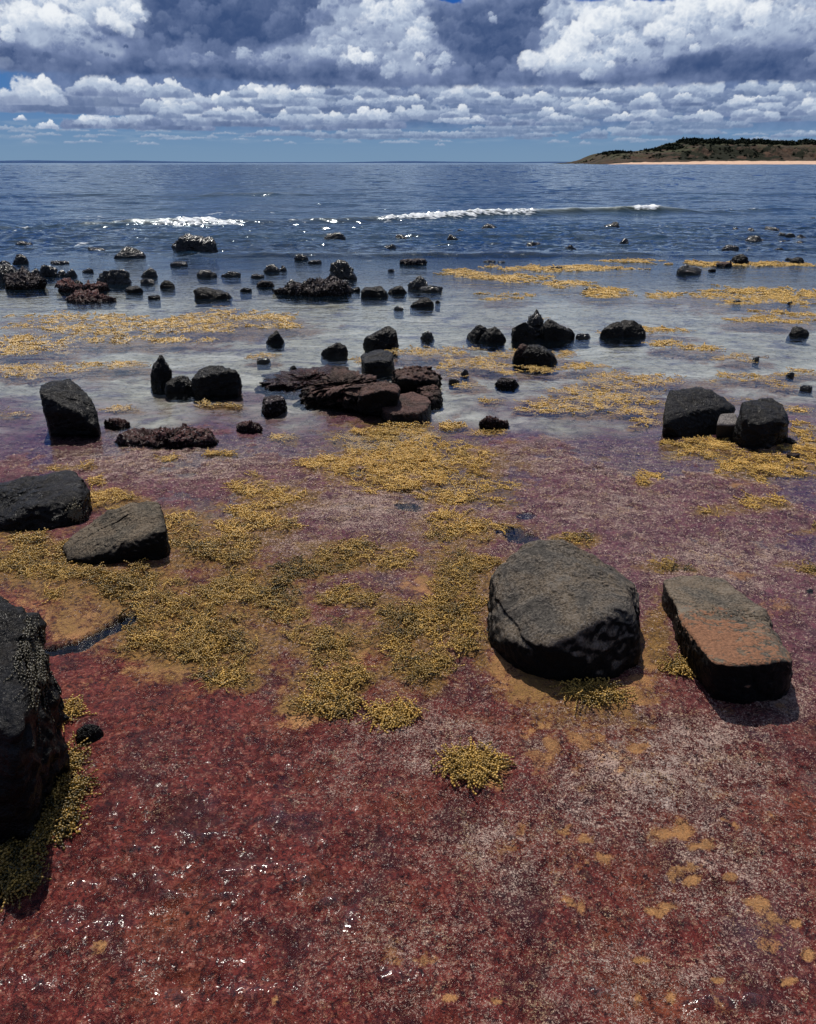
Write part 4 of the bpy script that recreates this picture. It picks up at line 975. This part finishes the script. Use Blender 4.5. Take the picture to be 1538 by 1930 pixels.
def weed_strands(cx, cy, cz, scale, tone, seed, nst=15, nb=7, spread=.045, flow=None, stand=1.0):
    """tufts (arrays) -> bead arrays"""
    r = np.random.default_rng(seed)
    n = len(cx); m = n * nst
    X = np.repeat(cx, nst); Y = np.repeat(cy, nst); Z = np.repeat(cz, nst); S = np.repeat(scale, nst); Tn = np.repeat(tone, nst)
    an = r.uniform(0, 6.283, m)
    if flow is not None: an = np.where(r.random(m) < .65, np.repeat(flow, nst) + r.normal(0, .55, m), an)
    off = r.uniform(0, 6.283, m); rr = r.random(m) ** .6 * spread
    X = X + np.cos(off) * rr * S; Y = Y + np.sin(off) * rr * S
    tilt = r.uniform(.05, .75, m) * stand; cur = r.normal(0, .35, m); L0 = .0070 * S * r.uniform(.6, 1.5, m)
    Cs, Ds, Ls, Rs, Cl = [], [], [], [], []
    hue = r.normal(0, .17, m) + np.repeat(r.normal(0, .10, n), nst)
    for k in range(nb):
        D = np.stack([np.cos(an) * np.cos(tilt), np.sin(an) * np.cos(tilt), np.sin(tilt)], -1)
        P = np.stack([X, Y, Z], -1)
        Cs.append(P + D * L0[:, None]); Ds.append(D); Ls.append(L0 * 1.05); Rs.append(L0 * r.uniform(.48, .70, m))
        t = np.clip(Tn + hue + (k / nb - .5) * .35 + r.normal(0, .08, m), 0, 1)
        Cl.append(t)
        X, Y, Z = (P + D * (L0 * 1.75)[:, None]).T
        an = an + cur; tilt = tilt - .16 + r.normal(0, .1, m)
        tilt = np.where(Z < np.repeat(cz, nst) + .002, np.abs(tilt), tilt)
    t = np.concatenate(Cl)[:, None]
    dk = np.array([.040, .034, .010]); md = np.array([.34, .205, .040]); lt = np.array([.76, .465, .10])
    col = dk + (md - dk) * sstep(0, .5, t); col = col + (lt - col) * sstep(.45, 1, t)
    return np.concatenate(Cs), np.concatenate(Ds), np.concatenate(Ls), np.concatenate(Rs), col

def weed_material():
    m = NT('beaded_seaweed')
    c = m.attr('weed_colour')[0]
    n = m.noise(m.pos(), 160, 2, .5)
    c2 = m.mix(m.mapr(n, .35, .65, .0, .45), c, (.05, .04, .012))
    b = m.n('ShaderNodeBsdfPrincipled', ins={'Base Color': c2, 'Roughness': .32, 'Specular IOR Level': .4})
    m.out(b.outputs[0]); return m.m

def build_weed():
    mat = weed_material()
    r = np.random.default_rng(77)
    def mat_field(y0, y1, dens, sc, nst, nb, name, seed, thr=.50, lift=0.0):
        xs = .60 * (y1 + .3)
        n = int(dens * (y1 - y0) * 2 * xs)
        y = r.uniform(y0, y1, n); x = r.uniform(-1, 1, n) * .60 * (y + .3)
        keep = r.random(n) < (y + .3) / (y1 + .3)
        x, y = x[keep], y[keep]
        px, py = prj(x, y)
        g = goldmask(px, py, x, y)
        k = g > thr + .34 * r.random(len(x))
        x, y, g, py, px = x[k], y[k], g[k], py[k], px[k]
        z = np.maximum(reef_h(x, y), -.012) + lift + np.where(y < 5, .035, .01) * np.clip(fbm2(x * 9, y * 9, 3, 731) + .1, 0, 1)
        tone = .58 + .44 * sstep(1080, 900, py) - .30 * sstep(.1, .5, fbm2(x * 3, y * 3, 2, 701)) * sstep(950, 1100, py) + .25 * fbm2(x * 8, y * 8, 2, 705)
        flow = 2.6 + 2.2 * fbm2(x * 1.6, y * 1.6, 2, 711)
        return weed_strands(x, y, z, np.full(len(x), sc), tone, seed, nst, nb, flow=flow, stand=np.where(y < 3.2, .8, .45).repeat(nst))
    def make(name, parts, label, cat, kind=None, group=None):
        C = [np.concatenate(q) for q in zip(*parts)]
        org = np.array([C[0][:, 0].mean(), C[0][:, 1].mean(), 0.0])
        V, Fc, cl = beads_mesh(name, *C, mat)
        me = mesh_from(name, V - org, Fc, mat, True, {'weed_colour': cl})
        o = link(name, me); o.location = org
        tag(o, label, cat, group, kind)
        return len(C[0])
    n1 = make('seaweed_mat', [mat_field(1.7, 3.0, 950, .62, 11, 6, '', 1, thr=.41), mat_field(3.0, 4.9, 600, .80, 10, 5, '', 2, thr=.42)],
              'thick golden and olive mats of beaded seaweed spread over the near reef', 'seaweed', 'stuff')
    n2 = make('floating_seaweed', [mat_field(4.9, 7.2, 330, 1.1, 9, 4, '', 3, lift=.002, thr=.25), mat_field(7.2, 10.5, 190, 1.5, 8, 4, '', 4, lift=.002, thr=.23), mat_field(10.5, 15.5, 90, 2.1, 8, 4, '', 5, lift=.003, thr=.25)],
              'golden seaweed patches floating on the shallow water beyond the outcrop', 'seaweed', 'stuff')
    # single tufts one can point at
    tufts = [(888, 1462, .038, 46, .55, 'lone olive-gold seaweed tuft on the red reef at the lower centre'),
             (742, 1360, .030, 22, .65, 'small seaweed tuft above and left of the lone tuft'),
             (1115, 1322, .045, 34, .50, 'seaweed tuft in orange sand in front of the biggest boulder'),
             (640, 1345, .035, 22, .50, 'dark seaweed tuft at the lower rim of the gold mat'),
             (82, 1555, .055, 80, .28, 'drooping olive seaweed clump below the huge weed-hung boulder'),
             (45, 1600, .035, 34, .22, 'darker seaweed clump tucked under the huge boulder'),
             (120, 1445, .025, 30, .36, 'seaweed fringe along the right foot of the huge boulder'),
             (112, 1500, .030, 40, .32, 'seaweed fringe between the pebble and the drooping clump'),
             (118, 1352, .025, 22, .60, 'short seaweed fringe behind the black pebble'),
             (28, 1668, .028, 26, .25, 'small seaweed clump between the two left edge rocks'),
             (1275, 1262, .025, 18, .5, 'small seaweed tuft at the foot of the lichen-stained boulder'),
             ]
    for i, (px, py, rad, k, tone, lab) in enumerate(tufts):
        c = gpt(px, py); rr = rad * np.sqrt(r.random(k)); aa = r.uniform(0, 6.283, k)
        x = c[0] + rr * np.cos(aa) * 1.25 + rr * .4 * np.sin(3 * aa + i); y = c[1] + rr * np.sin(aa) * r.uniform(.6, 1.1, k)
        z = np.maximum(reef_h(x, y), -.01) + .004
        make('seaweed_tuft', [weed_strands(x, y, z, np.full(k, .62), np.full(k, tone), 50 + i, 11, 7, flow=aa if i < 4 else np.full(k, -.9), stand=1.1)], lab, 'seaweed', None, 'single tufts of beaded seaweed')
    # weed hanging over the huge boulder
    from mathutils.bvhtree import BVHTree
    from mathutils import Vector
    def drape(key, starts, steps, sp, tone, name, lab, seed, sc, side=0.0):
        o = [q for q in COL.objects if q.get('label', '').startswith(key)][0]
        tree = BVHTree.FromPolygons([(v.co + o.location) for v in o.data.vertices], [tuple(p.vertices) for p in o.data.polygons])
        rr = np.random.default_rng(seed); C, D, L, RR, T = [], [], [], [], []
        for (cx, cy, wx, wy, cnt) in starts:
            for _ in range(cnt):
                x, y = cx + rr.normal(0, wx), cy + rr.normal(0, wy); dx = side + rr.normal(0, .35); last = None
                for k in range(int(steps * rr.uniform(.4, 1))):
                    u, dy, dz = ray(x, y); d = Vector((u, dy, dz)).normalized()
                    hit, nrm, _, _ = tree.ray_cast(Vector((0, 0, H)), d)
                    if hit is None: break
                    p = np.array(hit) + np.array(nrm) * .004
                    if last is not None:
                        e = p - last; ln = np.linalg.norm(e)
                        if 1e-5 < ln < .05:
                            C.append((p + last) / 2); D.append(e / ln); L.append(ln * .6); RR.append(sc * rr.uniform(.7, 1.3)); T.append(tone + rr.normal(0, .12))
                    last = p; dx += rr.normal(0, .25); x += dx * sp * .5; y += sp
        t = np.clip(np.array(T), 0, 1)[:, None]
        col = np.array([.010, .010, .008]) * (1 - t) + np.array([.16, .13, .07]) * t
        make(name, [(np.array(C), np.array(D), np.array(L), np.array(RR), col)], lab, 'seaweed', None, 'weed hanging on boulders')
    drape('huge rugged', [(64, 1200, 12, 26, 80)], 22, 6, .10, 'hanging_seaweed', 'stringy dark weed hanging down the face of the huge left boulder', 3, .0028)
    drape('wide black', [(142, 962, 7, 6, 120)], 6, 4, .55, 'hanging_seaweed', 'small olive weed crust on the right side of the wide black boulder', 4, .0042)
    print('beads', n1, n2)

def build_turf():
    r = np.random.default_rng(99)
    n = 1500000
    y = 0.95 + 4.0 * r.random(n) ** 1.25; x = r.uniform(-1, 1, n) * .62 * (y + .3)
    k = r.random(n) < (y + .3) / 5.2 * (1.9 / y) * 1.6
    x, y = x[k], y[k]
    sand, turf, purple, pale, deep, dark, gold = zones(x, y)
    cl = .62 + .75 * fbm2(x * 16, y * 16, 3, 801, .6)
    k = (turf * np.clip(cl, 0, 1.2) > .12 + .85 * r.random(len(x))) & (sand < .45) & (dark < .3) & (gold < .75)
    x, y = x[k], y[k]; n = len(x)
    s = (.0009 + .0014 * r.random(n)) * np.clip(y / 1.9, .8, 2.2)
    z = np.maximum(reef_h(x, y), -.02) - .0005
    an = r.uniform(0, 6.283, n)
    # little three-pronged sprigs
    C = np.stack([x, y, z], -1)
    V = []; Fl = []
    base = np.arange(n) * 9
    for j in range(3):
        a = an + j * 2.1 + r.normal(0, .4, n); h = s * r.uniform(.5, 1.6, n); l = s * r.uniform(1.2, 2.6, n)
        tip = C + np.stack([np.cos(a) * l, np.sin(a) * l, h], -1)
        w = s * .42
        p1 = C + np.stack([-np.sin(a) * w, np.cos(a) * w, 0 * w], -1); p2 = C - np.stack([-np.sin(a) * w, np.cos(a) * w, 0 * w], -1)
        V += [p1, p2, tip]; Fl.append(np.stack([base + 3 * j, base + 3 * j + 1, base + 3 * j + 2], -1))
    V = np.stack(V, 1).reshape(-1, 3); Fc = np.stack(Fl, 1).reshape(-1, 3)
    tone = r.random(n)[:, None]; tan_ = sstep(0, .3, fbm2(x * 10, y * 10, 3, 811))[:, None] * .7
    col = np.array([.24, .12, .095]) * (1 - tone) + np.array([.64, .48, .40]) * tone
    col = col * (1 - tan_) + tan_ * (np.array([.26, .15, .07]) * (1 - tone) + np.array([.58, .40, .22]) * tone)
    m = NT('coralline_turf')
    b = m.n('ShaderNodeBsdfPrincipled', ins={'Base Color': m.attr('turf_colour')[0], 'Roughness': .55, 'Specular IOR Level': .3})
    m.out(b.outputs[0])
    me = mesh_from('coralline_turf', V, Fc, m.m, False, {'turf_colour': np.repeat(col, 9, axis=0)})
    o = link('coralline_turf', me); tag(o, 'pale pink branching coralline turf growing over the red reef', 'algae', None, 'stuff')
    print('turf', n)

# ================================================================= LAND
def build_land():
    # far shore
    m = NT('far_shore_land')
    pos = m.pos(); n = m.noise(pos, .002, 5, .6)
    m.out(m.n('ShaderNodeBsdfPrincipled', ins={'Base Color': m.mix(m.mapr(n, .4, .6), (.30, .44, .62), (.38, .52, .70)), 'Roughness': 1.0, 'Specular IOR Level': 0.0}).outputs[0])  # blue aerial haze painted into the land colour
    pxs = np.linspace(-500, 1180, 500)
    top = np.interp(pxs, [-500, 0, 60, 130, 170, 240, 330, 420, 560, 640, 700, 760, 860, 960, 1040, 1090, 1140, 1180], [303, 303.6, 302.8, 303.8, 304.2, 303.2, 305.0, 306.2, 306.4, 306.6, 305.4, 304.2, 305.4, 306.4, 305.4, 305.8, 307, 308.6])
    top = top - .8 + .35 * fbm2(pxs / 14, pxs * 0, 4, 900, .65)
    Y = 14000.0
    V = []
    for p, tp in zip(pxs, top):
        b = at(p, 308, Y); tpt = at(p, tp, Y + 500)
        V += [(b[0], Y, -30), (b[0], Y + 60, max(2, tpt[2] * .5)), (tpt[0], Y + 500, max(4, tpt[2])), (tpt[0] * 1.1, Y + 2500, -30)]
    Fc = [[i * 4 + j, (i + 1) * 4 + j, (i + 1) * 4 + j + 1, i * 4 + j + 1] for i in range(len(pxs) - 1) for j in range(3)]
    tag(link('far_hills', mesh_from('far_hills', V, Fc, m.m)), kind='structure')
    # headland
    pxs = np.linspace(1110, 2100, 520)
    topk = np.interp(pxs, [1104, 1112, 1130, 1150, 1165, 1180, 1205, 1235, 1262, 1300, 1322, 1340, 1400, 1440, 1500, 1538, 1650, 1800, 2100], [308.5, 306, 301, 296, 289, 286, 285.5, 285, 282, 278, 270, 266.5, 267.5, 267, 268.5, 270, 266, 272, 268])
    Y0 = 1150.0
    ts = np.linspace(0, 1, 90)
    Pn, Tn = np.meshgrid(pxs, ts)
    Tz = np.array([at(p, t, Y0 + 230)[2] for p, t in zip(pxs, topk)])
    Xw = np.array([at(p, 307, Y0 + 100)[0] for p in pxs])
    X = np.tile(Xw, (90, 1)); Yw = Y0 + Tn * 420
    d = Tn * 420
    bw = np.interp(X[0], [Xw[0], Xw[30], Xw[120], Xw[-1]], [10, 22, 40, 46])[None, :] + 5 * fbm2(X / 60, X * 0, 3, 911)
    beach = np.clip(d / bw, 0, 1) * 5.2 * np.clip(bw / 38, .15, 1)
    rise = sstep(0, 1, (d - bw) / 95.0)
    Z = -1.0 + beach + (np.maximum(Tz[None, :] - 4.5, .5)) * (.72 * rise + .28 * sstep(0, 1, (d - bw - 60) / 130)) * (1 - .8 * sstep(290, 420, d))
    face = rise * (1 - sstep(.85, 1, rise)) * 4
    Z = Z + face * np.clip(Tz[None, :] / 40, .2, 1) * (5.0 * fbm2(X / 26 + Yw / 40, Yw / 60, 5, 921, .65) - 3.0 * np.abs(fbm2(X / 13 + Yw / 30, Yw / 90, 3, 925)) * 2)
    Z = Z + (d > bw) * 1.0 * fbm2(X / 12, Yw / 12, 3, 931)
    sandm = sstep(6, -3, d - bw + 3 * fbm2(X / 18, Yw / 18, 3, 935)) * sstep(1108, 1130, Pn)
    scr = sstep(-.1, .35, fbm2(X / 30, Yw / 22, 4, 941, .6) + .35 * bump1(Pn, Pn * 0, 1360, 0, 90, 1)) * (1 - sandm)
    grass = sstep(.80, .98, rise) * sstep(.0, .3, fbm2(X / 60, Yw / 30, 3, 945) + .1)
    m = NT('headland_ground')
    pos = m.pos(); _, s_, c_, g_ = m.attr('land')
    n1 = m.noise(pos, .12, 5, .7); n2 = m.noise(pos, .03, 4, .6)
    base = m.mix(m.mapr(n1, .35, .65), (.014, .009, .007), (.11, .064, .042))
    base = m.mix(m.mapr(n2, .45, .6), base, (.060, .045, .032))
    base = m.mix(m.mapr(m.math('ADD', c_, m.math('MULTIPLY', m.math('SUBTRACT', n1, .5), 1.2)), .45, .75), base, (.014, .016, .009))
    base = m.mix(m.math('MULTIPLY', g_, .8), base, (.055, .058, .030))
    base = m.mix(m.mapr(m.math('ADD', s_, m.math('MULTIPLY', m.math('SUBTRACT', n1, .5), .6)), .35, .6), base, (.62, .42, .30))
    nb = m.bump(n1, 1.0, 3.0)
    m.out(m.n('ShaderNodeBsdfPrincipled', ins={'Base Color': base, 'Roughness': .95, 'Specular IOR Level': .1, 'Normal': nb}).outputs[0])
    f = lambda *a: np.stack([q.ravel() for q in a], -1)
    V = np.stack([X, Yw, Z], -1).reshape(-1, 3)
    tag(link('headland', mesh_from('headland', V, grid_faces(*X.shape), m.m, True, {'land': f(sandm, scr, grass)})), kind='structure')
    # scrub and wind-bent trees along its crest: reads as one mass
    r = np.random.default_rng(5)
    m = NT('coastal_scrub_foliage'); n = m.noise(m.pos(), .35, 3, .6)
    m.out(m.n('ShaderNodeBsdfPrincipled', ins={'Base Color': m.mix(m.mapr(n, .35, .65), (.006, .011, .007), (.022, .030, .014)), 'Roughness': .9, 'Specular IOR Level': .1}).outputs[0])
    Vs = []; Fs = []; base = 0
    def crown(x, y, z, s):
        nonlocal base
        k = 70
        dd = r.normal(size=(k, 3)); dd /= np.linalg.norm(dd, axis=1)[:, None]; dd[:, 2] = dd[:, 2] * .55
        c = np.array([x, y, z + s * .35]) + dd * s * r.uniform(.35, 1, (k, 1)) * np.array([1.3, 1.0, .9])
        for q in range(3):
            e1 = r.normal(size=(k, 3)) * s * .30
            Vs.append(c + e1)
        Fs.append(base + np.stack([np.arange(k), np.arange(k) + k, np.arange(k) + 2 * k], -1)); base += 3 * k
    segs = [(1165, 1207, 3.4, 60), (1216, 1230, 2.0, 8), (1244, 1290, 2.6, 34), (1288, 1312, 4.0, 30), (1325, 1400, 5.2, 110), (1400, 1440, 3.6, 34), (1442, 1492, 4.6, 60), (1495, 1530, 4.4, 44), (1530, 1700, 4.5, 120), (1120, 1165, 1.3, 20)]
    for (a, b, s, k) in segs:
        for _ in range(k):
            p = r.uniform(a, b); i = int(np.clip(np.searchsorted(pxs, p), 0, len(pxs) - 1))
            jrow = r.integers(34, 52)
            crown(X[jrow, i], Yw[jrow, i], Z[jrow, i], s * r.uniform(.6, 1.15))
    for _ in range(1100):
        p = r.uniform(1150, 1700); i = int(np.clip(np.searchsorted(pxs, p), 0, len(pxs) - 1)); j = r.integers(14, 50)
        if scr[j, i] > .5: crown(X[j, i], Yw[j, i], Z[j, i] - .5, r.uniform(.8, 2.4))
    o = link('coastal_scrub', mesh_from('coastal_scrub', np.concatenate(Vs), np.concatenate(Fs), m.m, False))
    tag(o, 'dark wind-bent scrub and low trees crowning the far headland', 'scrub', None, 'stuff')

# ================================================================= LIGHT, WORLD, CAMERA
def build_light():
    az, el = R(-14), R(61)
    w = bpy.data.worlds.new('World'); scene.world = w; w.use_nodes = True
    nt = w.node_tree; nt.nodes.clear()
    sky = nt.nodes.new('ShaderNodeTexSky'); sky.sky_type = 'NISHITA'; sky.sun_disc = False
    sky.sun_elevation = el; sky.sun_rotation = az
    bg = nt.nodes.new('ShaderNodeBackground'); bg.inputs['Strength'].default_value = 0.07
    out = nt.nodes.new('ShaderNodeOutputWorld')
    nt.links.new(sky.outputs[0], bg.inputs[0]); nt.links.new(bg.outputs[0], out.inputs[0])
    L = bpy.data.lights.new('sun', 'SUN'); L.energy = 4.6; L.angle = R(.53); L.color = (1.0, .945, .86)
    o = bpy.data.objects.new('sun', L); COL.objects.link(o)
    from mathutils import Vector
    s = Vector((math.sin(az) * math.cos(el), math.cos(az) * math.cos(el), math.sin(el)))
    o.rotation_euler = (-s).to_track_quat('-Z', 'Y').to_euler(); o.location = s * 50

def build_camera():
    c = bpy.data.cameras.new('camera'); c.sensor_fit = 'VERTICAL'; c.sensor_height = 36; c.lens = F / 1930 * 36
    c.clip_start = .02; c.clip_end = 200000
    o = bpy.data.objects.new('camera', c); COL.objects.link(o)
    o.location = (0, 0, H); o.rotation_euler = (R(90) - PITCH, 0, 0)
    scene.camera = o
    scene.view_settings.view_transform = 'Standard'; scene.view_settings.look = 'None'
    scene.view_settings.exposure = 0; scene.view_settings.gamma = 1
    scene.cycles.max_bounces = 8; scene.cycles.transparent_max_bounces = 8
    scene.cycles.caustics_reflective = False; scene.cycles.caustics_refractive = False
    scene.cycles.sample_clamp_indirect = 4

if __name__ == '__main__':
    for step in (build_camera, build_light, build_sky, build_land, build_reef, build_water, build_rocks, build_weed, build_turf):
        step()
